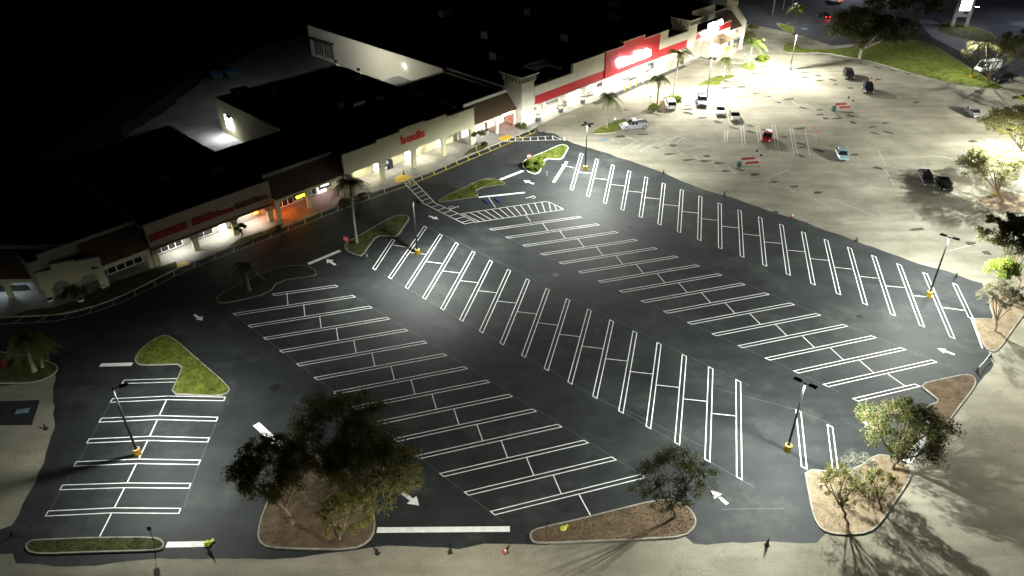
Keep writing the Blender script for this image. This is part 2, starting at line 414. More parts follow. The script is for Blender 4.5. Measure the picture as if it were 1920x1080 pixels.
# partial stalls at the row ends
def hp(p, q, row, **k): hairpin(white, G(*p), G(*q), rows[row][2], **k)
hp((738,449), (701,505), 'M1'); hp((512,553), (632,536), 'L'); hp((1497,770), (1508,878), 'M1'); hp((1556,798), (1567,886), 'M1')
hp((1603,750), (1721,722), 'M2'); hp((1790,532), (1821,597), 'U'); hp((1063,303), (1038,342), 'U', w=.5)
def bar(mb, *pts, w=.10): mb.strip([G(*p) for p in pts], w, ZP)
bar(white, (1767+0,576.5), (1808,582)); bar(white, (737,459.5), (765,464)); bar(white, (766,476), (795,481)) if False else None
bar(white, (1053,309), (1076,315)); bar(white, (1663,700) if False else (1663,700), (1697,724)); bar(white, (1085,926), (1108,968)); bar(white, (538,549), (540,572)); 
bar(white, (1821,597), (1842,653), w=.16)
# far-left bank of stalls, bent double lines
FL = [((231,716),(330,713),None),((209,751),(314,746),(421,748)),((188,788),(297,783),(407,786)),((165,827),(279,822),(391,825)),((141,870),(258,865),(374,867)),((115,914),(236,910),(356,911)),((88,963),(212,957),(337,958))]
for a, m, b in FL:
    A, Mm = G(*a), G(*m); B = G(*b) if b else None
    u = (G(88,963)-G(231,716)).normalized(); off = u*.30; P = [A, Mm]+([B] if B else [])
    for sgn in (1, -1): white.strip([p+off*sgn for p in P], .10, ZP)
    white.strip([A+off*1.15, A-off*1.15], .10, ZP)
    if B: white.strip([B+off*1.15, B-off*1.15], .10, ZP)
for i in range(1, 7):
    m0 = G(*FL[i][1]); m1 = G(*FL[i+1][1]) if i < 6 else G(187,1006)
    d = (m1-m0).normalized(); white.strip([m0+d*.33, m1-d*(.33 if i < 6 else 0)], .12, ZP)
faint.strip([G(225,722), G(150,860), G(92,960)], .05, .0115); faint.strip([G(407,790), G(374,868), G(345,950)], .05, .0115)
for pl in ([(1455,590),(1560,655),(1700,724)], [(1320,838),(1180,772),(1110,745)], [(1352,955),(1470,953)], [(1330,725),(1500,770),(1560,796)], [(800,425),(1000,520)]): faint.strip([G(*p) for p in pl], .05, .0115)
struct(white.build('stall_lines', 'white_paint')); struct(faint.build('layout_lines', 'faint_paint'))

cw = MB()
def ladder(mb, A, B, n, w=.11, skew=0, z=None):
    """two rails (polylines in photo points) with n rungs between"""
    A = [G(*p) for p in A]; B = [G(*p) for p in B]
    mb.strip(A, w, ZP); mb.strip(B, w, ZP)
    def at(P, f):
        L = [(P[i+1]-P[i]).length for i in range(len(P)-1)]; t = f*sum(L)
        for i, l in enumerate(L):
            if t <= l or i == len(L)-1: return P[i].lerp(P[i+1], min(1, t/l))
            t -= l
    for k in range(n):
        f = (k+.5)/n; mb.strip([at(A, min(1, max(0, f-skew))), at(B, min(1, max(0, f+skew)))], w, ZP)
ladder(cw, [(757,342),(795,382),(871,420)], [(772,335),(815,380),(890,415)], 13)
ladder(cw, [(890,417),(1057,393)], [(864,401),(1021,378),(1030,379),(1057,392)], 15, .11, -.02)
ladder(cw, [(938,265.5),(1054,262)], [(952,259),(1037,255),(1054,262)], 8, .14, -.05)
bar(cw, (871,420), (890,416)); bar(cw, (897,370), (984,361), w=.45); bar(cw, (916,370), (929,389)); bar(cw, (984,402), (995,415)); bar(cw, (1014,410), (1028,422)) if False else None
bar(cw, (938,337), (984,319), w=.62); bar(cw, (578,495), (638,470), w=.62); bar(cw, (188,684.5), (248,683), w=.62); bar(cw, (312,1021.5), (390,1020), w=.62); bar(cw, (707,994), (956,992), w=.62)
bar(cw, (480,795), (512,824), (545,849), w=.75); bar(cw, (1738,817), (1699,866), w=.8)
def arrow(tip, tail, s=1):
    a, b = G(*tip), G(*tail); d = (a-b).normalized(); n = Vector((-d.y, d.x, 0)); L = (a-b).length
    hl = L*.45; hw = L*.26; sw = L*.085
    P = [a, a-d*hl+n*hw, a-d*hl+n*sw, b+n*sw, b-n*sw, a-d*hl-n*sw, a-d*hl-n*hw]
    cw.add([(p.x, p.y, ZP) for p in P], [(0, 1, 2), (2, 5, 0), (0, 5, 6), (2, 3, 4, 5)])
for t, b in (((822,411),(804,405)), ((982,338),(1001,345)), ((612,486),(629,497)), ((380,601),(364,590)), ((786,948),(755,924)), ((1333,920),(1364,945)), ((1757,653),(1790,665)), ((1617,790),(1642,803))): arrow(t, b)
def wheelchair(c, d, s=1.0):
    """accessible-parking symbol as strokes; d = up direction of the symbol"""
    c = G(*c); d = (G(*d)-c).normalized(); n = Vector((d.y, -d.x, 0))
    def P(x, y): return c+n*x*s+d*y*s
    cw.strip([P(.28*math.cos(t)-.05, .28*math.sin(t)-.25) for t in [math.pi*.62+k*.42 for k in range(13)]], .085, ZP)
    cw.strip([P(-.08, .5), P(-.02, .05), P(.28, .02), P(.38, -.38), P(.5, -.36)], .085, ZP)
    cw.strip([P(-.06, .28), P(.22, .26)], .08, ZP)
    cw.add([(q.x, q.y, ZP) for q in [P(-.1+.11*math.cos(t), .62+.11*math.sin(t)) for t in [k*math.pi/4 for k in range(8)]]], [tuple(range(8))])
wheelchair((850,389), (880,387), 1.25); wheelchair((996,370), (965,372), 1.25)
struct(cw.build('road_markings', 'white_paint'))

# kerb-side hatching: yellow to the right, old and dirty to the left
curb = [(-60,601), (0,596), (60,594), (120,590), (180,575), (240,551), (330,505), (420,470), (520,432), (620,392), (700,362), (760,342), (850,305), (945,265), (998,243)]
CP = [G(*p) for p in curb]
for _ in range(2): CP = [CP[0]]+[q for i in range(len(CP)-1) for q in (CP[i].lerp(CP[i+1], .25), CP[i].lerp(CP[i+1], .75))]+[CP[-1]]
def offset(P, d):
    Q = []
    for i, p in enumerate(P):
        t = (P[min(i+1, len(P)-1)]-P[max(i-1, 0)]).normalized(); Q.append(p+Vector((t.y, -t.x, 0))*d)
    return Q
OUT = offset(CP, 1.35)
def hatch(mb, i0, i1, step, lw):
    mb.strip(OUT[i0:i1+1], lw, ZP); acc = 0
    for i in range(i0, i1):
        l = (OUT[i+1]-OUT[i]).length; acc += l
        if acc >= step:
            acc -= step; d = (OUT[i+1]-OUT[i]).normalized(); c = OUT[i+1]-d*acc
            nn = Vector((-d.y, d.x, 0)); mb.strip([c, c+nn*1.28+d*.75], lw*1.15, ZP)
def dense(P, s=.25):
    Q = []
    for a, b in zip(P, P[1:]):
        n = max(1, int((b-a).length/s)); Q += [a.lerp(b, k/n) for k in range(n)]
    return Q+[P[-1]]
OUT = dense(OUT); isplit = min(range(len(OUT)), key=lambda i: (OUT[i]-G(740,352)).length)
yl = MB(); hatch(yl, isplit, len(OUT)-1, 2.75, .13); struct(yl.build('yellow_hatching', 'yellow_paint'))
gl = MB(); hatch(gl, 0, isplit, 3.0, .10); struct(gl.build('worn_hatching', 'worn_paint'))

# worn lines and oil stains on the old lot
wl = MB(); rnd = random.Random(5)
def wbar(a, b, w=.10): wl.strip([G(*a), G(*b)], w, ZP)
for a, b in (((1360,245),(1358,265)),((1365,245),(1363,266)),((1389,232),(1392,275)),((1394,232),(1397,270)),((1418,236),(1423,268)),((1423,236),(1428,266)),((1448,233),(1456,282)),((1453,233),(1462,286)),((1481,240),(1489,292)),((1486,242),(1496,294)),
             ((1510,243),(1519,296)),((1647,282),(1660,310)),((1660,318),(1676,347)),((1757,358),(1764,378)),((1785,360),(1800,388)),((1790,360),(1806,386)),((1448,182),(1470,194)),((1484,190),(1500,200)),((1512,195),(1530,206)),((1434,180),(1445,186)),
             ((1270,281),(1282,292)),((1302,293),(1315,303)),((1333,303),(1347,314)),((1365,313),(1380,325)),((1434,333),(1456,350)),((1478,352),(1490,360)),((1505,360),(1560,392)),((1575,380),(1640,405)),((1820,178),(1880,171)),((1850,188),(1905,178)),
             ((1320,325),(1420,322)),((1310,299),(1350,292)),((1280,282),(1325,274)),((1580,420),(1622,415)),((1750,415),(1840,400)),((1780,470),(1830,458)),((1800,318),(1818,289)),((1480,318),(1440,333)),((1740,290),(1800,300)),
             ((1210,278),(1268,255)),((1224,280),(1262,257)),((1250,270),(1270,255)),((1266,269),(1284,257)),((1280,266),(1288,260)),((1268,254),(1296,264)),((1235,263),(1200,284)),((1218,262),(1180,282)),((1198,262),(1165,280)),((1145,262),(1162,268))): wbar(a, b)
for k in range(17):
    x = 1298+k*10.6; y = 166+math.sin(k)*1.0; wbar((x, y), (x+1+k*.35, y+11-k*.15), .09)
wbar((1296,166), (1330,160), .08); wbar((1350,188), (1362,182), .09); wbar((1468,166), (1500,180) if False else (1474,170), .09)
for a, b in (((1190,262),(1165,250)),((1146,262),(1190,258)),((1172,256),(1198,266))): wbar(a, b)
for k in range(9): wbar((1660+k*17, 300+k*12), (1668+k*17, 310+k*12), .05)
struct(wl.build('worn_lines', 'worn_paint'))
bl = MB(); bl.cbox(*G(1131,262)[:2], ZP, 1.7, 1.1, .0004, R(20)); bl.cbox(*G(1508,54)[:2], ZP+.008, 1.6, 1.3, .0004, R(-15)); struct(bl.build('blue_pavement_symbols', 'blue_paint'))
cy = MB(); cy.cbox(*G(42,771)[:2], .0135, 1.35, .8, .0004, R(12)); struct(cy.build('pale_pavement_symbol', 'cyan_paint'))
st = MB()
def blob(c, rx, ry, a):
    c = G(*c); n = 14
    ph = rnd.random()*6
    st.add([(c.x+math.cos(a)*rx*(1+.25*math.sin(3*t+ph))*math.cos(t)-math.sin(a)*ry*math.sin(t), c.y+math.sin(a)*rx*(1+.25*math.sin(3*t+ph))*math.cos(t)+math.cos(a)*ry*math.sin(t)*(1+.2*math.sin(4*t+ph)), .0105) for t in [k*2*math.pi/n for k in range(n)]], [tuple(range(n))])
for c in ((1164,256),(1206,252),(1174,206),(1230,277),(1262,273),(1255,289),(1326,293),(1348,306),(1320,302),(1290,300),(1360,321),(1415,327),(1387,318),(1450,341),(1490,350),(1533,361),
          (1290,198),(1290,205),(1290,212),(1317,221),(1346,229),(1376,240),(1407,236),(1407,247),(1437,245),(1470,257),(1503,270),(1505,276),(1440,181),(1418,175),(1462,192),(1480,186),(1505,202),(1537,206),(1538,215),(1548,222),(1571,222),(1595,217),(1600,230),(1635,238),(1665,248),
          (1361,152),(1360,165),(1390,163),(1508,136),(1534,142),(1510,145),(1538,151),(1562,150),(1567,158),(1595,165),(1647,149),(1538,102),(1565,107),(1591,114),(1617,120),(1645,126),(1673,132),(1702,138),(1646,315),(1603,290),(1535,282),(1500,292),(1718,192),(1500,241),(1824,265),
          (1820,457),(1850,474),(1452,398),(1720,430),(1640,250),(1660,231),(1430,124),(1415,138),(1435,140)):
    blob(c, rnd.uniform(.6, 1.25), rnd.uniform(.32, .6), rnd.choice((R(10), R(0), R(-44), R(16))))
struct(st.build('oil_stains', 'oil'))
# tyre-dirt shading along the long diagonal oil tracks
# catch basins and manholes
dr = MB()
for c, w in (((516,727),1.0),((1612,593),.75),((1182,425),.9),((1042,516),.8),((1118,331),.5)):
    p = G(*c); dr.cbox(p.x, p.y, .009, w, w, .012, R(43))
    for k in range(5): dr.cbox(p.x+(k-2)*.14*w*math.cos(R(43)), p.y+(k-2)*.14*w*math.sin(R(43)), .021, .05, w*.8, .01, R(43))
struct(dr.build('drain_grates', 'dark_metal'))

# ------------------------------------------------------------------ kerbed islands
def island(name, pts, fill, rounds=2, kw=.14, zt=.14, kerb='kerb_concrete', tufts=0):
    P = [G(*p) for p in pts]
    if sum(P[i].x*P[(i+1) % len(P)].y-P[(i+1) % len(P)].x*P[i].y for i in range(len(P))) < 0: P.reverse()
    for _ in range(rounds): P = smooth(P)
    n = len(P); IN = []
    for i, p in enumerate(P):
        a, b = P[i-1], P[(i+1) % n]; d = (b-a).normalized(); IN.append(p+Vector((-d.y, d.x, 0))*kw)
    k = MB(); v = [(p.x, p.y, .0) for p in P]+[(p.x, p.y, zt) for p in P]+[(p.x, p.y, zt) for p in IN]+[(p.x, p.y, .05) for p in IN]
    f = []
    for i in range(n):
        j = (i+1) % n; f += [(i, j, n+j, n+i), (n+i, n+j, 2*n+j, 2*n+i), (2*n+i, 2*n+j, 3*n+j, 3*n+i)]
    k.add(v, f); e = bpy.data.objects.new(name, None); COL.objects.link(e); struct(e)
    k.build('kerb', kerb, e)
    c = sum(IN, Vector())/n
    # a gently uneven fill sheet, subdivided towards the middle
    MB().poly([(p.x, p.y, zt-.02) for p in IN]).build('ground_cover', fill, e)
    if tufts:
        rs = np.random.RandomState(n); xs = np.array([[p.x, p.y] for p in IN]); lo, hi = xs.min(0), xs.max(0)
        Q = rs.uniform(lo, hi, (tufts, 2)); keep = np.zeros(len(Q), bool)
        for i in range(n):
            x1, y1 = xs[i]; x2, y2 = xs[(i+1) % n]
            cond = ((y1 > Q[:, 1]) != (y2 > Q[:, 1])) & (Q[:, 0] < (x2-x1)*(Q[:, 1]-y1)/(y2-y1+1e-12)+x1); keep ^= cond
        Q = Q[keep]; m = len(Q); h = rs.uniform(.04, .13, m) if fill == 'grass' else rs.uniform(.01, .035, m); a = rs.uniform(0, 6.28, m); w = rs.uniform(.03, .09, m)
        lean = rs.uniform(-.07, .07, (m, 2)); V = np.zeros((m, 4, 3))
        V[:, 0, :2] = Q-np.stack([np.cos(a)*w, np.sin(a)*w], -1); V[:, 1, :2] = Q+np.stack([np.cos(a)*w, np.sin(a)*w], -1)
        V[:, 2, :2] = V[:, 1, :2]+lean; V[:, 3, :2] = V[:, 0, :2]+lean; V[:, :2, 2] = zt-.02; V[:, 2:, 2] = zt-.02+h[:, None]
        o = quads_obj('grass_tufts' if 'grass' in fill else 'leaf_litter', fill, V, e); o['kind'] = 'stuff'
    return e
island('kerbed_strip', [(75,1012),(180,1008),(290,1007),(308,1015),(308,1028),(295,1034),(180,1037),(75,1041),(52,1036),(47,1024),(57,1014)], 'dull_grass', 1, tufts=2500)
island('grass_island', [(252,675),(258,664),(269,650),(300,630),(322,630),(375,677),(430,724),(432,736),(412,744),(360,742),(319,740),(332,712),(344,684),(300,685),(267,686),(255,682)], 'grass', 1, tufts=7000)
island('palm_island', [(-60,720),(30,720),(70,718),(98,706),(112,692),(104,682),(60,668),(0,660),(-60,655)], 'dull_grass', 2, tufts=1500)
island('tree_island', [(482,1000),(486,1018),(500,1028),(560,1031),(660,1032),(692,1018),(705,994),(701,950),(672,900),(600,850),(556,858),(520,905),(492,960)], 'mulch', 1, tufts=5000)
island('tree_island', [(993,1008),(994,998),(1010,990),(1080,975),(1147,958),(1228,938),(1260,938),(1290,950),(1306,972),(1304,990),(1284,1008),(1220,1012),(1150,1015),(1030,1020),(1000,1019)], 'mulch', 1, tufts=5000)
island('tree_island', [(1507,881),(1560,884),(1604,880),(1640,852),(1672,856),(1698,872),(1709,888),(1704,904),(1680,940),(1650,984),(1630,1000),(1592,1005),(1550,1001),(1530,985),(1519,950),(1512,910)], 'dry_mulch', 1, tufts=5000)
island('tree_island', [(1722,721),(1770,710),(1808,702),(1824,705),(1831,716),(1827,728),(1804,757),(1780,790),(1768,802),(1735,792),(1722,778),(1738,761),(1762,753),(1742,737)], 'mulch', 1, tufts=3000)
island('tree_island', [(1821,598),(1840,598),(1864,600),(1856,580),(1852,562),(1885,546),(1935,560),(1922,588),(1900,617),(1874,656),(1860,661),(1846,654),(1834,628)], 'dry_mulch', 1, tufts=2500)
island('grass_island', [(977,308),(988,298),(1017,287),(1047,273),(1057,271),(1067,276),(1062,286),(1054,300),(1038,299),(1024,298),(1018,311),(1011,325),(1000,328),(986,321)], 'grass', 1, .15, kerb='white_paint', tufts=3500)
island('grass_island', [(817,380),(835,368),(865,355),(895,340),(915,335),(937,338),(949,345),(940,348),(892,354),(898,370),(872,373),(845,378)], 'grass', 1, .12, tufts=2500)
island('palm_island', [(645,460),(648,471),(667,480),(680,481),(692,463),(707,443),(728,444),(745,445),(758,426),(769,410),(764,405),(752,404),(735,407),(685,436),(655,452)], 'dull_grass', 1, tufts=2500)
island('palm_island', [(405,562),(412,553),(440,538),(500,508),(560,496),(588,504),(596,514),(585,520),(520,528),(507,550),(440,567),(412,570)], 'dark_ground', 1, kerb='shaded_kerb')  # dark fill and kerb colours imitate the lack of light on this island
island('grass_island', [(1102,252),(1135,235),(1165,223),(1182,226),(1166,238),(1162,247),(1140,251)], 'grass', 1, .10, tufts=1500)
island('planting_island', [(1211,203),(1222,197),(1240,188),(1252,196),(1244,213),(1238,218),(1224,212)], 'dry_mulch', 1, .16)
island('planting_island', [(1243,187),(1258,177),(1277,178),(1277,194),(1262,200),(1246,198)], 'grass', 1, .12)
island('grass_island', [(1302,162),(1328,149),(1347,142),(1376,141),(1379,145),(1352,152),(1352,160),(1328,161)], 'grass', 1, .10, tufts=1200)
island('planting_island', [(1386,124),(1400,116),(1416,117),(1416,134),(1400,131)], 'grass', 1, .12)
island('planting_island', [(1412,114),(1425,104),(1438,104),(1440,119),(1424,120)], 'grass', 1, .12)
island('grass_verge', [(1465,92),(1474,82),(1490,81),(1508,93),(1560,93),(1620,86),(1700,74),(1745,82),(1790,110),(1835,138),(1872,158),(1884,168),(1864,169),(1800,160),(1720,142),(1650,120),(1600,109),(1540,99),(1500,101),(1472,99)], 'grass', 1, .15, tufts=6000)
island('grass_island', [(1452,43),(1470,46),(1492,52),(1490,66),(1474,61)], 'grass', 1, .12)
island('grass_verge', [(1752,60),(1765,44),(1790,40),(1850,58),(1872,72),(1850,84),(1800,72)], 'dull_grass', 1, .12)
island('tree_island', [(1828,378),(1850,366),(1890,358),(1950,380),(1950,400),(1890,400),(1850,392)], 'dry_mulch', 1, .15)

# ------------------------------------------------------------------ the shopping plaza; every building in its own frame (s along the front, t to the back)
PHI = R(45.5); O = Vector((-18.048, 118.552, 0)); SV = Vector((math.cos(PHI), math.sin(PHI), 0)); TV = Vector((-math.sin(PHI), math.cos(PHI), 0))
def W(s, t, z=0): return O+SV*s+TV*t+Vector((0, 0, z))
class Bld:
    def __init__(b, name, label, sref, cat='building', loc=None, rz=PHI, tref=0):
        b.sref, b.tref = sref, tref
        b.e = thing(name, label, cat, W(sref, tref) if loc is None else loc, rz)
    def part(b, name, mat, mb, parent=None, **k):
        o = mb.build(name, mat, parent or b.e, **k)
        if parent is None: o.location = (-b.sref, -b.tref, 0)
        return o
    def text(b, *a, **k):
        o = text(*a[:3], b.e, *a[3:], **k); o.location = (-b.sref, -b.tref, 0); return o
def arch_wall(s0, s1, t0, t1, bays, zs, zo, steps, r=.8):
    """wall above the columns: bays = [(a,b)] openings with rounded top corners; steps = [(sa,sb,ztop)]"""
    prof = [(s0, zs)]
    for a, b in bays:
        rr = min(r, (b-a)/2, zo-zs)
        prof.append((a, zs))
        for k in range(7):
            q = math.pi/2*k/6; prof.append((a+rr-rr*math.cos(q), zo-rr+rr*math.sin(q)))
        for k in range(7):
            q = math.pi/2*(1-k/6); prof.append((b-rr+rr*math.cos(q), zo-rr+rr*math.sin(q)))
        prof.append((b, zs))
    prof.append((s1, zs))
    def zt(s):
        for a, b, z in steps:
            if a-1e-6 <= s <= b+1e-6: return z
        return steps[-1][2]
    mb = MB()
    cuts = sorted(set([a for a, b, z in steps]+[b for a, b, z in steps]))
    P = []
    for p, q in zip(prof, prof[1:]):
        P.append(p)
        for c in cuts:
            if p[0]+1e-4 < c < q[0]-1e-4: P.append((c, p[1]+(q[1]-p[1])*(c-p[0])/(q[0]-p[0])))
    P.append(prof[-1])
    for p, q in zip(P, P[1:]):
        if abs(p[1]-q[1]) < 1e-6 and abs(p[0]-q[0]) < 1e-6: continue
        if q[0]-p[0] < 1e-5:
            mb.add([(p[0],t0,p[1]),(q[0],t0,q[1]),(q[0],t1,q[1]),(p[0],t1,p[1])], [(0,1,2,3)]); continue
        z = zt((p[0]+q[0])/2)
        mb.add([(p[0],t0,p[1]),(q[0],t0,q[1]),(q[0],t0,z),(p[0],t0,z),(p[0],t1,p[1]),(q[0],t1,q[1]),(q[0],t1,z),(p[0],t1,z)], [(0,1,2,3),(5,4,7,6),(1,0,4,5),(3,2,6,7)])
    for a, b, z in steps:   # ends of steps
        for s in (a, b):
            zz = [w for c, d, w in steps if abs(c-s) < 1e-6 or abs(d-s) < 1e-6]; lo = min(zz) if len(zz) > 1 else zs
            mb.add([(s,t0,lo),(s,t1,lo),(s,t1,z),(s,t0,z)], [(0,1,2,3)])
    return mb
def caps(steps, t0, t1, h=.16, over=.09):
    mb = MB()
    for a, b, z in steps: mb.box(a-over, b+over, t0-over, t1+over, z+.002, z+h)
    return mb
def storefront(B, s0, s1, t, z0, z1, n, lit='glass_dark', frame='white_metal', door=None):
    f = MB(); w = (s1-s0)/n
    for k in range(n+1): f.box(s0+k*w-.05, s0+k*w+.05, t-.10, t-.005, z0, z1)
    f.box(s0-.05, s1+.05, t-.09, t-.006, z1, z1+.09); f.box(s0-.05, s1+.05, t-.09, t-.006, z0-.08, z0)
    if door is not None: f.box(s0+door*w+.05, s0+(door+1)*w-.05, t-.12, t-.01, z0+(z1-z0)*.68, z0+(z1-z0)*.74)
    o = B.part('window', frame, f)
    g = MB().box(s0, s1, t-.05, t-.004, z0, z1).build('pane', lit, o)
    return o
def columns(B, ss, t, w, z, mat, base=None, dep=None, trim=None):
    for s in ss:
        m = MB().box(s-w/2, s+w/2, t, t+(dep or w), .15, z)
        c = B.part('column', mat, m)
        if base:
            MB().box(s-w/2-.06, s+w/2+.06, t-.06, t+(dep or w)+.06, .15, .95).build('column_base', base, c)
            MB().box(s-w/2-.09, s+w/2+.09, t-.09, t+(dep or w)+.09, 1.62, 1.78).build('column_band', base, c)
def mansard(B, s0, s1, t0, z0, t1, z1, mat='roof_tile'):
    mb = MB(); n = 9
    for k in range(n):   # tile courses: shallow steps
        a, b = k/n, (k+1)/n; ta, tb = t0+(t1-t0)*a, t0+(t1-t0)*b; za, zb = z0+(z1-z0)*a, z0+(z1-z0)*b
        mb.add([(s0,ta,za+.05),(s1,ta,za+.05),(s1,tb,zb),(s0,tb,zb),(s0,ta,za-.03),(s1,ta,za-.03)], [(0,1,2,3),(4,5,1,0)])
    mb.add([(s0,t0,z0-.02),(s1,t0,z0-.02),(s1,t1,z0-.02),(s0,t1,z0-.02),(s0,t1,z1),(s1,t1,z1)], [(0,1,2,3)])
    mb.add([(s0,t0,z0-.02),(s0,t1,z0-.02),(s0,t1,z1)], [(0,1,2)]); mb.add([(s1,t0,z0-.02),(s1,t1,z0-.02),(s1,t1,z1)], [(0,1,2)])
    return B.part('tiled_roof', mat, mb)
def body(B, s0, s1, t0, t1, z, wall, par=.35, roofmat='roof_membrane'):
    w = MB()
    w.box(s0, s1, t0, t0+.3, 0, z); w.box(s0, s0+.3, t0+.3, t1-.3, 0, z+par); w.box(s1-.3, s1, t0+.3, t1-.3, 0, z+par); w.box(s0, s1, t1-.3, t1, 0, z+par)
    o = B.part('wall', wall, w)
    B.part('roof', roofmat, MB().box(s0+.302, s1-.302, t0+.302, t1-.302, z-.3, z))
    return o
def soffit(B, s0, s1, t0, t1, z): B.part('soffit', 'stucco_white', MB().box(s0, s1, t0, t1, z, z+.15))

# walkway slabs (raised, with a kerb edge)
wk = MB(); inner = [W(s, t) for s, t in ((-61,15),(-55.5,10),(-52,8.2),(-41.6,7.3),(30,7.3),(34.0,7.2))]
CPW = CP[:]; 
walk = [(p.x, p.y) for p in CPW]+[(p.x, p.y) for p in [W(34.6, 1.0), W(34.6, 7.2)]]+[(p.x, p.y) for p in reversed(inner)]
walk = walk[:1]+walk[1:]
wk.prism(walk, 0, .15); struct(wk.build('walkway', 'walk_concrete'))
kb = MB(); 
for i in range(len(CP)-1):
    a, b = CP[i], CP[i+1]; d = (b-a).normalized(); n = Vector((-d.y, d.x, 0))
    kb.prism([(q.x, q.y) for q in (a-n*.02, b-n*.02, b+n*.18, a+n*.18)], .01, .162)
struct(kb.build('walkway_kerb', 'kerb_concrete'))
w2 = MB().prism([tuple(W(s, t)[:2]) for s, t in ((34.7,.6),(40,1.0),(86,1.5),(92,.9),(97.2,.2),(99.6,-.6),(104,-2.2),(109,-.8),(118,1.2),(118,7.5),(34.7,7.5))], 0, .15); struct(w2.build('walkway', 'walk_concrete'))
rd = MB().prism([tuple(W(s, t)[:2]) for s, t in ((51.5,-.4),(86,.2),(86,1.6),(51.5,1.2))], .02, .06); struct(rd.build('shade_strip_pavement', 'fresh_asphalt'))
pv = MB().prism([tuple(W(s, t)[:2]) for s, t in ((-22.2,1.5),(-10.2,1.0),(-10.2,6.9),(-22.2,6.9))], .1, .156); struct(pv.build('paver_walk', 'paver'))
tc = MB()
def ramp_mat(pts): tc.prism([tuple(G(x, y, .16)[:2]) for x, y in pts], .15, .166)
ramp_mat([(740,343),(741,333),(752,327),(775,330),(760,340)]); ramp_mat([(935,258),(950,253),(962,256),(950,262),(938,264)]); ramp_mat([(330,503),(332,494),(352,490),(357,496)])
struct(tc.build('ramp_mats', 'curb_yellow'))
bed = MB()
for pts in ([(20,591),(100,590),(178,572),(240,549),(300,518),(333,500),(330,490),(292,503),(250,516),(200,533),(150,562),(100,576),(50,582)], [(425,464),(450,447),(500,431),(530,419),(524,429),(470,450)], [(628,388),(640,376),(680,362),(700,360),(690,364),(655,378)], [(868,292),(880,280),(905,270),(916,272),(905,280)]):
    bed.prism([tuple(G(x, y, .17)[:2]) for x, y in pts], .15, .175)
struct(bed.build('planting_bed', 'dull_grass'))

# --- E: the department store
E = Bld('department_store', 'long cream store with stepped parapet and red lowercase sign above four arches', 4.8)
est = [(-9.7,-2.8,7.15),(-2.8,2.1,7.55),(2.1,7.7,8.0),(7.7,12.7,7.75),(12.7,19.4,7.2)]
bays = [(-8.4,-2.6),(-1.75,4.35),(5.25,11.35),(12.3,18.2)]
E.part('facade', 'stucco_cream', arch_wall(-9.7, 19.4, 3.1, 3.6, bays, 2.35, 3.65, est)); E.part('parapet_cap', 'cap_trim', caps(est, 3.1, 3.6, .12))
columns(E, [-9.05, -2.18, 4.8, 11.82, 18.8], 3.1, .88, 2.35, 'stucco_cream', dep=.5)
soffit(E, -9.7, 19.4, 3.6, 6.9, 3.75)
E.part('front_roof', 'roof_membrane', MB().box(-9.7, 19.4, 3.602, 7.0, 6.2, 6.45))
w = body(E, -10.0, 18.2, 6.9, 44.8, 6.45, 'stucco_cream', .25)
storefront(E, -8.4, -6.9, 6.9, .6, 2.9, 2, 'window_soft'); storefront(E, -1.4, .8, 6.9, .3, 2.9, 2, 'window_lit'); storefront(E, 5.5, 7.2, 6.9, .3, 3.0, 2, 'window_lit'); storefront(E, 12.9, 14.6, 6.9, .3, 2.8, 2, 'window_soft')
E.text('bealls', 1.5, 'sign_red', 2.25, 5.3, 3.08, width=5.2, height=1.45, off=.04, ext=.09, name='sign_lettering')
sd = E.part('service_door', 'glow_soft', MB().box(-10.06, -10.004, 39.3, 41.9, 1.3, 4.0)); MB().box(-10.09, -10.062, 39.5, 39.6, 1.1, 1.3).build('handle', 'dark_metal', sd)
gl = E.part('wall_lamp', 'dark_metal', MB().box(-10.5, -10.004, 39.4, 41.0, 3.9, 4.15)); MB().box(-10.45, -10.06, 39.5, 40.9, 3.84, 3.898).build('lamp_lens', 'lens_white', gl)
rv = MB()
E.part('roof_hatch', 'grey_metal', MB().box(5.5, 8.2, 21, 22.8, 6.45, 7.2)); E.part('rooftop_vent', 'roof_membrane', MB().box(-6.9, -3.9, 42.2, 43.9, 6.45, 7.7))
for s, t in ((0,30),(9,34),(-4,18),(12,14),(13,27)): E.part('rooftop_vent', 'roof_membrane', MB().lathe([(6.45,.3),(7.0,.3),(7.0,.42),(7.15,.42)], s, t, 10))
for s, p in ((-4.6,230),(8.0,300),(13.9,170)): light('SPOT', 'walkway_downlight', (s-E.sref, 5.5, 3.6), p, (1, .94, .76), E.e, .15, 150, (0,0,0), 1)
light('SPOT', 'walkway_downlight', (2.2-E.sref, 5.2, 3.6), 130, (1, .97, .86), E.e, .15, 140, (0,0,0), 1)
for s, t, p, a in ((17.6, 44.0, 800, 8), (17.6, 36.0, 260, -6)):  # added fixtures and beams, only to light the supermarket side wall evenly
    fl = E.part('added_floodlight', 'dark_metal', MB().tube([(s, t, 6.4), (s, t, 7.5)], .05, 6).box(s-.1, s+.25, t-.3, t+.3, 7.4, 7.8)); MB().box(s+.252, s+.262, t-.25, t+.25, 7.45, 7.75).build('lamp_lens', 'glow_white', fl)
    light('SPOT', 'added_floodlight_beam', (s+.95-E.sref, t, 7.7), p, (1, .98, .82), E.e, .1, 150, (0, R(-72), R(a)), .9)
light('SPOT', 'wall_floodlight', (-10.9-E.sref, 40.2, 3.8), 230, (1, .97, .86), E.e, .25, 150, (0, R(12), 0), 1)
light('POINT', 'yard_fill_light', (4-E.sref, 46.6, 5.6), 520, (.86, .9, 1), E.e, .2)  # unseen fill light, added to bring out the yard and dumpsters

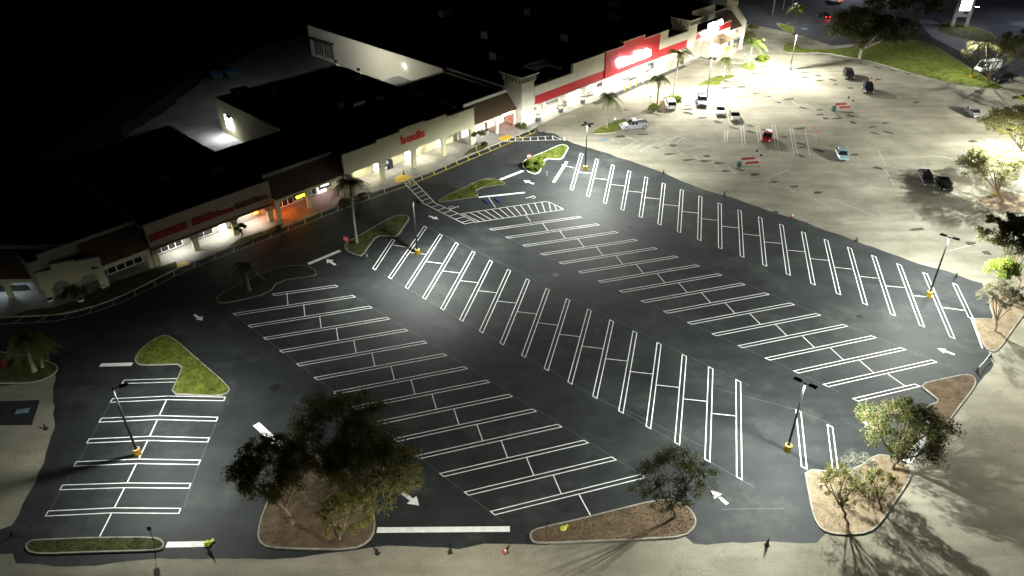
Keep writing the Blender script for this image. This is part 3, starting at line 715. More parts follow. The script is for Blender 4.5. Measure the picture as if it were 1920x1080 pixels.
def ac_unit(B, s, t, z, w=1.8, d=1.4, h=1.1):
    o = B.part('rooftop_unit', 'dark_band', MB().box(s, s+w, t, t+d, z+.12, z+h)); MB().lathe([(z+h+.002,.5),(z+h+.12,.5),(z+h+.12,.42),(z+h+.03,.42)], s+w/2, t+d/2, 14).build('fan_cowl', 'dark_metal', o)
    B.part('unit_kerb', 'roof_membrane', MB().box(s-.15, s+w+.15, t-.15, t+d+.15, z+.002, z+.118))
for s, t in ((-5,27),(3,22.5),(10,20),(14.5,33),(-2,38)): ac_unit(E, s, t, 6.45)
E.part('gas_pipe', 'grey_metal', MB().tube([(-8,12,6.6),(-5,27,6.6),(3,27,6.6),(10,33,6.6)], .06, 6))
# --- D: shops under the left mansard
D = Bld('shop_building', 'low dark-roofed shop with orange glow and yellow sign, left of the cream store', -16)
mansard(D, -22.45, -9.75, 3.3, 3.72, 6.0, 6.5); D.part('back_parapet', 'stucco_grey', MB().box(-22.45, -9.75, 6.002, 6.3, 6.3, 7.05))
bd = [(-21.7,-17.1),(-16.15,-10.5)]
D.part('facade', 'stucco_cream', arch_wall(-22.45, -9.75, 3.5, 3.9, bd, 2.2, 3.15, [(-22.45,-9.75,3.68)], .6))
columns(D, [-22.1, -16.62, -10.12], 3.5, .62, 2.2, 'stucco_cream', dep=.4)
soffit(D, -22.4, -9.8, 3.9, 6.9, 3.45)
body(D, -22.3, -10.02, 6.9, 20.9, 6.45, 'stucco_cream', .12)
storefront(D, -21.6, -17.6, 6.9, .4, 2.6, 4); storefront(D, -15.9, -13.2, 6.9, .4, 2.6, 3)
D.part('doorway', 'window_soft', MB().box(-12.9, -11.3, 6.84, 6.896, .15, 2.5))
ys = D.part('neon_sign', 'dark_metal', MB().box(-19.4, -17.3, 3.30, 3.42, 2.55, 3.35)); MB().box(-18.9, -17.4, 3.25, 3.298, 2.72, 3.12).build('sign_face', 'glow_yellow', ys)
ws = D.part('hanging_sign', 'grey_metal', MB().box(-14.4, -12.0, 3.9, 4.0, 2.3, 3.3)); MB().box(-13.9, -12.5, 3.85, 3.898, 2.85, 3.25).build('sign_face', 'glow_soft', ws)
D.part('neon_tube', 'glow_orange', MB().box(-21.9, -20.2, 6.7, 6.8, 2.7, 2.85))
light('POINT', 'neon_glow', (-21.0+16, 5.2, 2.6), 75, (1, .20, .02), D.e, .3)
light('SPOT', 'walkway_downlight', (-12.6+16, 5.3, 3.3), 70, (.95, .85, 1), D.e, .15, 140, (0,0,0), 1)
light('POINT', 'neon_glow', (-18.2+16, 3.1, 2.6), 5, (.8, 1, .05), D.e, .2)

# --- C: the outlet with long red letters
C = Bld('outlet_store', 'tan store front with long dark red sign lettering, third from the left', -32)
cst = [(-41.75,-22.5,6.75)]
bc = [(-41.0,-35.95),(-35.0,-29.6),(-28.7,-23.85)]
C.part('facade', 'stucco_brown', arch_wall(-41.75, -22.5, 4.2, 4.7, bc, 2.0, 2.75, cst, .6)); C.part('parapet_cap', 'stucco_grey', caps(cst, 4.2, 4.7, .14))
C.part('trim_band', 'brown_trim', MB().box(-41.8, -22.45, 4.05, 4.198, 2.75, 3.1))
columns(C, [-41.38, -35.47, -29.15, -23.2], 4.2, .85, 2.0, 'stucco_cream', dep=.5)
soffit(C, -41.7, -22.5, 4.7, 6.9, 3.2)
body(C, -41.9, -22.5, 6.9, 37.6, 6.35, 'stucco_grey', .3)
C.part('front_roof', 'roof_membrane', MB().box(-41.7, -22.5, 4.702, 7.0, 6.1, 6.3))
for a, b, n in ((-40.6,-36.4,4),(-34.4,-31.6,2)): storefront(C, a, b, 6.9, .5, 2.6, n)
storefront(C, -30.6, -29.4, 6.9, .3, 2.6, 2, 'window_lit'); C.part('doorway', 'window_soft', MB().box(-28.0, -24.9, 6.85, 6.896, 1.2, 2.6)); C.part('poster_window', 'glow_orange', MB().box(-24.7, -24.1, 6.5, 6.89, 1.0, 2.4))
C.part('sign_panel', 'dark_red', MB().box(-41.55, -36.0, 4.1, 4.198, 4.08, 5.2)); C.part('sign_panel', 'dark_red', MB().box(-35.2, -32.2, 4.1, 4.198, 4.1, 5.28))
C.text('Home', .9, 'dark_red', -32.0, 4.15, 4.16, width=3.2, height=.95, off=.05); C.text('Outlet', .9, 'sign_brown', -28.6, 4.12, 4.16, width=2.9, height=1.0, off=.05); C.text('Store', .9, 'sign_brown', -25.6, 4.15, 4.16, width=2.5, height=.95, off=.05)
for s, p in ((-37.6,260),(-31.6,280),(-26.2,230)): light('SPOT', 'walkway_downlight', (s+32, 5.6, 3.1), p, (1, 1, .92), C.e, .15, 125, (0,0,0), .8)
light('POINT', 'neon_glow', (-24.0+32, 5.9, 2.2), 9, (1, .25, .04), C.e, .2)
for s, t in ((-27,13),(-34,16),(-38,31)): ac_unit(C, s, t, 6.35)
for s, t in ((-30,20),(-36,28)): C.part('rooftop_vent', 'roof_membrane', MB().box(s, s+1.6, t, t+1.6, 6.35, 7.2))

# --- B/A: the unlit corner shops
B = Bld('corner_shop_building', 'dim corner shop wing under a dark tiled roof with black arched windows', -48)
mansard(B, -49.6, -41.9, 4.05, 3.3, 7.0, 6.1); B.part('back_parapet', 'stucco_grey', MB().box(-54.6, -41.9, 7.002, 7.3, 5.8, 6.6))
B.part('facade', 'stucco_cream', arch_wall(-49.4, -41.9, 4.25, 4.65, [(-48.6,-42.5)], 1.7, 2.55, [(-49.4,-41.9,3.27)], .6))
columns(B, [-49.0, -42.2], 4.25, .6, 1.7, 'stucco_cream', dep=.4)
soffit(B, -49.4, -41.9, 4.65, 6.9, 3.0)
body(B, -56, -41.92, 6.9, 37, 5.9, 'stucco_grey', .12)
storefront(B, -48.5, -42.4, 6.9, .3, 2.5, 5)
# gable wall across the corner
ga, gb = G(72, 530, 2.9), G(193, 505, 2.9); gd = (gb-ga); gL = gd.length; gr = math.atan2(gd.y, gd.x)
GB = Bld('corner_gable_wall', 'pale stepped gable wall turning the corner between the two dark tiled roofs', 0, 'building', loc=(ga.x, ga.y, 0), rz=gr)
gst = [(0, gL*.26, 4.35), (gL*.26, gL*.62, 5.1), (gL*.62, gL, 4.85)]
GB.part('facade', 'stucco_cream', arch_wall(0, gL, 0, .5, [(gL*.18, gL*.44), (gL*.60, gL*.92)], 1.6, 2.5, gst, .9)); GB.part('parapet_cap', 'stucco_grey', caps(gst, 0, .5, .1))
for f in (.09, .52, .96): GB.part('column', 'stucco_cream', MB().box(gL*f-.4, gL*f+.4, 0, .5, .15, 1.6))
GB.part('wall', 'stucco_grey', MB().box(.2, gL-.2, 2.9, 3.1, 0, 4.2)); storefront(GB, gL*.2, gL*.46, 2.9, .3, 2.5, 2); storefront(GB, gL*.6, gL*.9, 2.9, .3, 2.5, 3)
GB.part('soffit', 'stucco_white', MB().box(.1, gL-.1, .5, 2.9, 2.9, 3.0))
jr = [W(-49.6, 4.7), W(-49.6, 7.1), W(-54.6, 8.4), W(-57.2, 11.6), ga+Vector((.3,.3,0)), gb+Vector((-.2,.3,0))]
GB2 = MB().prism([(p.x, p.y) for p in jr], 3.1, 3.7).build('link_roof', 'roof_membrane', GB.e); GB2.matrix_parent_inverse = (Matrix.Translation((ga.x, ga.y, 0)) @ Matrix.Rotation(gr, 4, 'Z')).inverted()
# left wing, running to the left out of the picture
wy = G(40, 523, 3.2).y; wx1 = ga.x+.4
A = Bld('left_wing_shop', 'leftmost shop wing with straight eave, blue-white glow beneath it', 0, 'building', loc=(wx1, wy, 0), rz=0)
mansard(A, -34, -.0, -.15, 3.3, 2.8, 6.1); A.part('back_parapet', 'stucco_grey', MB().box(-34, 2.5, 2.802, 3.1, 5.8, 6.7))
A.part('facade', 'stucco_cream', arch_wall(-34, 0, 0, .4, [(-11,-5.6),(-4.9,-.7)], 1.7, 2.6, [(-34,0,3.27)], .7))
for s in (-.35, -5.25, -11.3): A.part('column', 'stucco_cream', MB().box(s-.32, s+.32, 0, .4, .15, 1.7))
A.part('wall', 'stucco_grey', MB().box(-34, .6, 3.4, 22, 0, 5.75)); A.part('roof', 'roof_membrane', MB().box(-34, .6, 3.4, 22, 5.76, 5.95))
A.part('soffit', 'stucco_white', MB().box(-34, 0, .4, 3.4, 2.9, 3.0)); storefront(A, -4.6, -.9, 3.4, .3, 2.5, 3)
bs = A.part('neon_sign', 'dark_metal', MB().box(-7.2, -4.9, .9, 1.0, 1.9, 2.6))
nw = MB().tube([(-7.0+k*.3, .87, 2.05+.3*(k % 2)) for k in range(7)], .05, 5); nw.build('neon_tube', 'glow_soft', bs)
light('POINT', 'neon_glow', (-6.3, 1.6, 2.2), 26, (.6, .75, 1), A.e, .15)

# --- F: shop between store and tower
F = Bld('shop_building', 'low brown-roofed shop with red neon between cream store and tower', 25)
mansard(F, 19.45, 30.95, 3.3, 3.75, 6.0, 6.5); F.part('back_parapet', 'stucco_white', MB().box(19.45, 30.9, 6.002, 6.35, 6.2, 7.05))
F.part('facade', 'stucco_white', arch_wall(19.45, 30.95, 3.5, 3.95, [(20.0,25.3),(26.3,30.4)], 2.3, 3.25, [(19.45,30.95,3.72)], .8))
columns(F, [19.72, 25.8, 30.7], 3.5, .55, 2.3, 'stucco_white', dep=.45); soffit(F, 19.5, 30.9, 3.95, 6.9, 3.5)
body(F, 18.25, 31.0, 6.9, 24.5, 6.4, 'stucco_white', .2)
storefront(F, 20.6, 24.2, 6.9, .3, 2.9, 4, 'window_soft')
rn = F.part('neon_sign', 'dark_metal', MB().box(26.6, 30.3, 6.7, 6.85, 1.7, 3.2)); MB().box(26.8, 30.1, 6.64, 6.698, 2.5, 3.0).build('sign_face', 'glow_red', rn)
fs = F.part('fascia_sign', 'white_metal', MB().box(26.7, 29.9, 3.4, 3.498, 3.2, 3.72)); MB().box(26.9, 29.7, 3.36, 3.398, 3.3, 3.62).build('sign_face', 'glow_soft', fs)
light('POINT', 'neon_glow', (28.6-25, 3.2, 3.4), 3, (1, .06, .04), F.e, .2); light('POINT', 'neon_glow', (28.8-25, 6.2, 2.2), 9, (1, .08, .06), F.e, .2)
light('SPOT', 'walkway_downlight', (22.2-25, 5.0, 3.4), 110, (.75, .85, 1), F.e, .15, 140, (0,0,0), 1)

# --- the supermarket
S = Bld('supermarket', 'huge dark-roofed supermarket with red fascia band and glowing white lettering', 62)
def tower(B, s0, s1, t0, t1, z, over=.75):
    B.part('tower', 'stucco_white', MB().box(s0, s1, t0, t1, 0, z-1.75))
    m = MB(); m.box(s0-.12, s1+.12, t0-.12, t1+.12, z-1.748, z-.32); 
    o = B.part('tower_frieze', 'stucco_white', m)
    br = MB()
    for k in range(6):
        s = s0+.1+(s1-s0-.2)*k/5; br.box(s-.16, s+.16, t0-.55, t0-.122, z-1.4, z-.34)
        t = t0+.1+(t1-t0-.2)*k/5; br.box(s0-.55, s0-.122, t-.16, t+.16, z-1.4, z-.34); br.box(s1+.122, s1+.55, t-.16, t+.16, z-1.4, z-.34)
    br.build('bracket', 'stucco_grey', o)
    c = B.part('tower_roof', 'stucco_white', MB().box(s0-over, s1+over, t0-over, t1+over, z-.318, z-.06)); MB().box(s0-over+.15, s1+over-.15, t0-over+.15, t1+over-.15, z-.058, z).build('roof_deck', 'roof_membrane', c)
tower(S, 31.15, 34.6, 2.2, 6.9, 10.45)
S.part('tower_base', 'stucco_white', MB().box(34.602, 35.5, 1.9, 6.9, 3.6, 7.6))
zB, zR = 4.05, 5.75
wst = [(35.5,45.9,7.55),(45.9,56.2,9.4)]; whi = [(75.7,79.3,9.55),(79.3,87.6,7.6)]
def fascia(s0, s1, z0, z1, mat, name, t0=1.9, t1=2.5): return S.part(name, mat, MB().box(s0, s1, t0, t1, z0, z1))
for a, b, z in wst+whi: fascia(a, b, zR+.002, z, 'stucco_white', 'fascia'); S.part('parapet_cap', 'cap_trim', MB().box(a, b, 1.83, 2.57, z+.002, z+.12))
fascia(35.5, 56.2, zB, zR, 'red_band', 'red_band'); fascia(75.7, 87.6, zB, zR, 'red_band', 'red_band')
S.part('red_band', 'red_band', MB().box(34.65, 35.498, 1.75, 1.898, zB, zR))
fascia(56.2, 75.7, zB, 9.6, 'red_band', 'sign_wall', 1.6, 2.5)
for a, b, z in ((56.2,62.1,9.6),(62.1,69.6,10.4),(69.6,75.7,9.6)):
    if z > 9.7: fascia(a, b, 9.602, z, 'red_band', 'sign_wall', 1.6, 2.5)
    S.part('parapet_cap', 'cap_trim', MB().box(a-.1, b+.1, 1.45, 2.6, z+.002, z+.22))
S.part('eave_trim', 'cap_trim', MB().box(35.4, 87.6, 1.55, 2.5, 3.78, zB-.002)) 
ab = [(36.3,42.3),(43.2,49.3)]
S.part('facade', 'stucco_white', arch_wall(35.5, 50.6, 1.95, 2.45, ab+[(50.1,50.55)] if False else ab, 2.6, 3.6, [(35.5,50.6,3.776)], 1.1))
columns(S, [35.9, 42.75, 49.8, 86.8], 1.95, .75, 2.6, 'stucco_white', 'dark_band', dep=.5)
columns(S, [33.6], 2.4, .6, 2.6, 'stucco_white', 'dark_band')
soffit(S, 35.5, 87.6, 2.5, 6.9, 3.9)
S.part('front_roof', 'roof_membrane', MB().box(34.7, 92, 2.502, 7.0, 6.9, 7.05))
# big flat roof: side walls splay a little, exactly as surveyed
bw = MB(); z = 7.1
bw.box(30.2, 30.5, 24.0, 74, 0, z+.3); bw.box(31.1, 31.4, 6.9, 24.0, 6.0, z+.3); bw.box(31.4, 116, 6.9, 7.2, 0, z); bw.box(115.7, 116, 7.2, 74, 0, z+.3); S.part('rear_wall', 'roof_membrane', MB().box(30.5, 115.7, 73.7, 74, 0, z+.3))  # rear wall coloured black like the roof so its top looks unlit
S.part('wall', 'stucco_white', bw); S.part('roof', 'roof_membrane', MB().box(30.52, 115.68, 7.22, 73.68, z-.3, z))
for k in range(7): S.part('wall_band', 'dark_band', MB().box(36.5+k*7, 42.2+k*7, 6.6, 6.894, .45, .95)) if k < 2 else None
for a, b in ((36.6,42.1),(43.4,49.2),(50.6,56.5),(57.5,63),(66,72),(74,80),(81,86)): storefront(S, a, b, 6.9, 1.0 if b < 50 else .3, 3.3, 4, 'window_lit')
# rooftop screen behind the low parapet, and units
S.part('rooftop_screen', 'stucco_grey', MB().box(38.6, 46.0, 8.9, 9.1, 7.06, 9.3).box(38.6, 38.8, 5.5, 8.9, 7.06, 9.3).box(45.9, 46.0, 5.0, 8.9, 7.06, 8.6))
dk = [S.part('dock_door', 'grey_metal', MB().box(30.12, 30.196, t, t+3, .9, 4.2)) for t in (64.3, 68.6)]
for d, t in zip(dk, (64.3, 68.6)): MB().box(30.02, 30.118, t-.25, t, .6, 4.3).box(30.02, 30.118, t+3, t+3.25, .6, 4.3).build('dock_seal', 'dark_metal', d)
S.part('dock_canopy', 'dark_metal', MB().box(28.9, 30.19, 63.3, 72.6, 4.7, 4.95)); S.part('wall_lamp', 'lens_white', MB().box(30.0, 30.19, 36.6, 36.8, 5.2, 5.35))
light('POINT', 'wall_lamp_light', (29.6-62, 36.7, 5.2), 3, (1, .98, .85), S.e, .1)
S.text('Winn', 2, 'glow_white', 59.9, 5.35, 1.58, width=5.6, height=1.9, off=.10, ext=.1); S.text('Dixie', 2, 'glow_white', 66.4, 5.35, 1.58, width=5.9, height=2.1, off=.10, ext=.1)
S.part('check_mark', 'glow_white', MB().tube([(65.2,1.5,6.1),(65.9,1.5,5.4),(67.2,1.5,7.6)], [.1,.2,.1], 6))
for s in range(38, 88, 6): light('SPOT', 'canopy_downlight', (s-62, 4.6, 3.8), 330, (1, .98, .9), S.e, .2, 150, (0,0,0), 1)
light('AREA', 'sign_glow', (66.0-62, .9, 6.3), 70, (1, .97, .95), S.e, rot=(R(-90), 0, 0)).data.size = 5
for s, t in ((42,20),(52,33),(63,18),(74,40),(85,22),(58,55),(96,30)): ac_unit(S, s, t, 7.1, 2.8, 2.2, 1.6)
# right-hand end: second tower, liquor section, hipped porch, end gable
T2 = Bld('liquor_store', 'right end of the plaza with second tower, lit white sign and small hipped porch', 98)
tower(T2, 87.7, 91.4, 1.9, 6.6, 10.3)
T2.part('fascia', 'stucco_white', MB().box(91.4, 107.2, 1.9, 2.4, 0, 4.9)); T2.part('red_band', 'red_band', MB().box(91.4, 107.2, 1.9, 2.4, 4.902, 6.3)); T2.part('parapet_cap', 'cap_trim', MB().box(91.4, 107.3, 1.8, 2.5, 6.302, 6.5))
T2.part('rear_fascia', 'stucco_white', MB().box(96, 106.5, 6.5, 6.9, 6.2, 9.9)); T2.part('roof_deck', 'roof_membrane', MB().box(91.4, 107.2, 2.41, 6.49, 6.0, 6.15))
sp = T2.part('sign_panel', 'dark_band', MB().box(95.9, 102.8, 1.75, 1.896, 6.32, 7.85))
T2.text('Wine &', 1.2, 'glow_white', 96.0, 6.5, 1.7, width=6.6, height=1.25, off=.05); T2.text('Liquor', 1.2, 'glow_white', 94.0, 5.0, 1.7, width=7.2, height=1.2, off=.05)
pr = MB(); pr.add([(94.6,-3.2,4.0),(100.6,-3.2,4.0),(100.6,1.85,4.0),(94.6,1.85,4.0),(96.6,-.9,5.5),(98.8,-.9,5.5),(98.8,1.85,5.5),(96.6,1.85,5.5)], [(3,2,1,0),(0,1,5,4),(1,2,6,5),(3,0,4,7),(4,5,6,7)])
T2.part('porch_roof', 'timber', pr); T2.part('porch_side_wall', 'stucco_white', MB().box(100.2, 100.6, -1.2, 1.85, .15, 3.98).box(94.8, 95.1, -.2, 1.85, .15, 3.98))
columns(T2, [94.95, 100.35], -3.0, .35, 3.98, 'stucco_white'); storefront(T2, 95.4, 99.8, 1.9, .3, 3.0, 4, 'window_lit')
light('POINT', 'porch_light', (97.6-98, -.8, 3.6), 150, (1, .98, .9), T2.e, .2)
columns(T2, [106.8], -2.2, .6, 3.9, 'stucco_white')
mansard(T2, 107.25, 113.2, 1.9, 3.9, 5.6, 7.2); T2.part('facade', 'stucco_white', arch_wall(107.25, 113.2, 2.0, 2.5, [(108,112.4)], 2.6, 3.4, [(107.25,113.2,3.88)], .8))
T2.part('end_gable', 'stucco_white', MB().add([(113.2,1.2,0),(113.2,7.2,0),(113.2,7.2,9.6),(113.2,4.4,9.6),(113.2,4.4,8.2),(113.2,1.2,5.2),(113.9,1.2,0),(113.9,7.2,0),(113.9,7.2,9.6),(113.9,4.4,9.6),(113.9,4.4,8.2),(113.9,1.2,5.2)], [(5,4,3,2,1,0),(6,7,8,9,10,11),(0,1,7,6),(1,2,8,7),(2,3,9,8),(3,4,10,9),(4,5,11,10),(5,0,6,11)]))
bx = T2.part('end_wall', 'stucco_white', MB().box(107.3, 115, 7.21, 7.6, 0, 7.6)); T2.part('glow_panel', 'glow_soft', MB().box(107.6, 109.6, 1.9, 1.98, 3.0, 3.5))
storefront(T2, 108.2, 112.2, 7.2, .3, 2.9, 3, 'window_lit')
light('SPOT', 'canopy_downlight', (110-98, 4.6, 3.7), 120, (.9, .95, 1), T2.e, .2, 150, (0,0,0), 1)

# small building in the alley behind, and yard things
AL = Bld('storage_shed', 'small pale flat-roofed shed in the alley beside the supermarket wall', 22.5, 'shed', tref=30.5)
AL.part('wall', 'stucco_grey', MB().box(19.6, 25.6, 27.5, 33.5, 0, 4.6)); AL.part('roof', 'white_metal', MB().box(19.4, 25.8, 27.3, 33.7, 4.602, 4.8)); AL.part('parapet', 'white_metal', MB().box(19.4, 25.8, 27.1, 27.298, 4.3, 5.0))
for i, (x, y) in enumerate(((409,148), (436,146))):
    e = thing('dumpster', ['blue dumpster at the left of the pair behind the store', 'blue dumpster at the right of the pair, nearer the supermarket'][i], 'dumpster', G(x, y), R(20+i*18), 'dumpsters in the service yard')
    b = MB(); b.add([(-1.1,-.8,.15),(1.1,-.8,.15),(1.1,.8,.15),(-1.1,.8,.15),(-1.25,-1,1.35),(1.25,-1,1.35),(1.25,1,1.6),(-1.25,1,1.6)], [(3,2,1,0),(0,1,5,4),(1,2,6,5),(2,3,7,6),(3,0,4,7)]); b.box(-1.3,1.3,-1.05,-.98,1.28,1.38); b.box(-1.38,-1.26,-.3,.3,.8,1.0); b.box(1.26,1.38,-.3,.3,.8,1.0)
    b.build('bin', 'bin_green', e)
    b = MB(); b.add([(-1.3,-1.05,1.40),(-.02,-1.05,1.40),(-.02,1.05,1.66),(-1.3,1.05,1.66),(.02,-1.05,1.40),(1.3,-1.05,1.40),(1.3,1.05,1.66),(.02,1.05,1.66)], [(0,1,2,3),(4,5,6,7)]); b.build('lid', 'dumpster_blue', e)
# chain fence round the yard
fp = [(232,258),(262,238),(300,212),(330,186),(352,166),(376,148),(402,132),(432,112),(470,92),(520,74),(574,58)]
fe = thing('chain_link_fence', 'wire mesh fence with thin posts round the dark service yard', 'fence', G(*fp[0]))
fb = G(*fp[0]); FP = dense([G(*p)-fb for p in fp], 2.6); pm = MB(); mm = MB()
for p in FP:
    o = MB().tube([p, p+Vector((0,0,2.0))], .04, 6).build('post', 'dark_metal', fe)
for a, b in zip(FP, FP[1:]):
    mm.tube([a+Vector((0,0,1.96)), b+Vector((0,0,1.96))], .025, 5); n = 12
    for k in range(n):
        for d in (1, -1):
            x = a.lerp(b, k/n); y = a.lerp(b, min(1, max(0, (k+d*3)/n)))
            mm.tube([x, y+Vector((0,0,1.95))], .006, 3, False)
mm.build('wire_mesh', 'dark_band', fe)

# ------------------------------------------------------------------ parking-lot lamp posts
def lamp_post(px, h, heads, label, power, yaw=0, base='curb_yellow', group='parking lot lamp posts', pt=None, color=(.97, 1, .93), r=.11, arm=.75, back=.45, wide=True):
    p = pt or G(*px)
    e = thing('lamp_post', label, 'lamp post', p, 0, group)
    MB().lathe([(0,.36),(.80,.36),(.84,.33),(.84,0)], n=20).build('concrete_base', base, e, smooth=False)
    MB().lathe([(.84,.30),(.845,.30),(.845,.0)], n=16).build('base_cap', 'kerb_concrete', e)
    MB().tube([(0,0,.86),(0,0,h)], [.13,.085], 10).cbox(0,0,.86,.36,.36,.03).build('pole', 'dark_metal' if base == 'curb_yellow' else 'pole_metal', e)
    for k in range(heads):
        a = yaw+2*math.pi*k/heads; c, s = math.cos(a), math.sin(a)
        hd = MB().tube([(0,0,h-.08),(c*arm*.6,s*arm*.6,h+.02)], .045, 6).cbox(c*arm,s*arm,h-.02,.75,.42,.12,a).build('lamp_head', 'dark_metal', e)
        MB().cbox(c*arm,s*arm,h-.035,.5,.3,.012,a).build('led_panel', 'lens_white', hd)
        light('POINT', 'lamp_light', (c*arm, s*arm, h-.16), power/heads, color, e, r, rot=(0, 0, a), nodesf=lambda l: batwing(l, back, wide))
    return e
PW = 2600
lamp_post((1476,845), 9.0, 2, 'two-headed black lamp post on yellow base in the lower right of the fresh lot', PW*2.3, R(-42))
lamp_post((1741,556), 9.0, 2, 'black lamp post on yellow base at the right end of the top stall row', PW*2.2, R(-42))
lamp_post((259,852), 8.9, 1, 'lamp post on yellow base among the bent stall lines at the lower left', PW*1.15, R(20), arm=1.0, back=.25, wide=False)
lamp_post((783,476), 8.8, 1, 'lamp post on yellow base at the start of the middle stall row', PW*1.7, R(-50), arm=1.1, back=.10, wide=False)
lamp_post((1097,319), 8.4, 4, 'four-headed lamp post on yellow base near the bright round bush', PW*2.8, R(20))
lamp_post((1481,131), 8.2, 1, 'lamp post standing in the brightest white pool of the upper lot', PW*2.6, R(200), base='kerb_concrete', back=.6, color=(1,.985,.88))
lamp_post((1325,182), 8.3, 4, 'lamp post behind the dark blue pickup near the supermarket', PW*2.7, R(20), base='kerb_concrete', color=(1,.985,.88))
lamp_post((1478,49), 9.5, 2, 'lamp post beside the bright palm at the far edge of the lot', PW*.6, R(20), base='kerb_concrete')
lamp_post((1819,147), 8.3, 2, 'lamp post on the grass verge beside the white van', PW*1.1, R(20))
lamp_post((1867,365), 10.6, 2, 'lamp post on yellow base half hidden in the glowing tree at the right edge', PW*3.3, R(-60), arm=1.6)
# posts of the same lot that stand just outside the picture and light its edges
lamp_post(None, 9, 2, 'lamp post below the picture edge', PW*.75, R(0), color=(1,.96,.84), pt=G(846,1246))
lamp_post(None, 9, 2, 'lamp post beyond the lower right corner', PW*1.0, R(0), color=(1,.96,.84), pt=Vector((66.0, 50.0, 0)))
lamp_post(None, 9, 2, 'lamp post beyond the right edge', PW*4.4, R(90), color=(1,.985,.88), pt=Vector((104.0, 128.0, 0)))
lamp_post(None, 9, 2, 'lamp post beyond the left edge', PW*.22, R(0), pt=Vector((-68.0, 50.0, 0)))
lamp_post(None, 9, 2, 'street lamp beyond the far corner', PW*.8, R(0), pt=G(1990, 60), color=(.8,.85,1))
lamp_post(None, 9, 2, 'street lamp beyond the top edge', PW*.7, R(0), pt=G(1600, -25), color=(.85,.88,1))

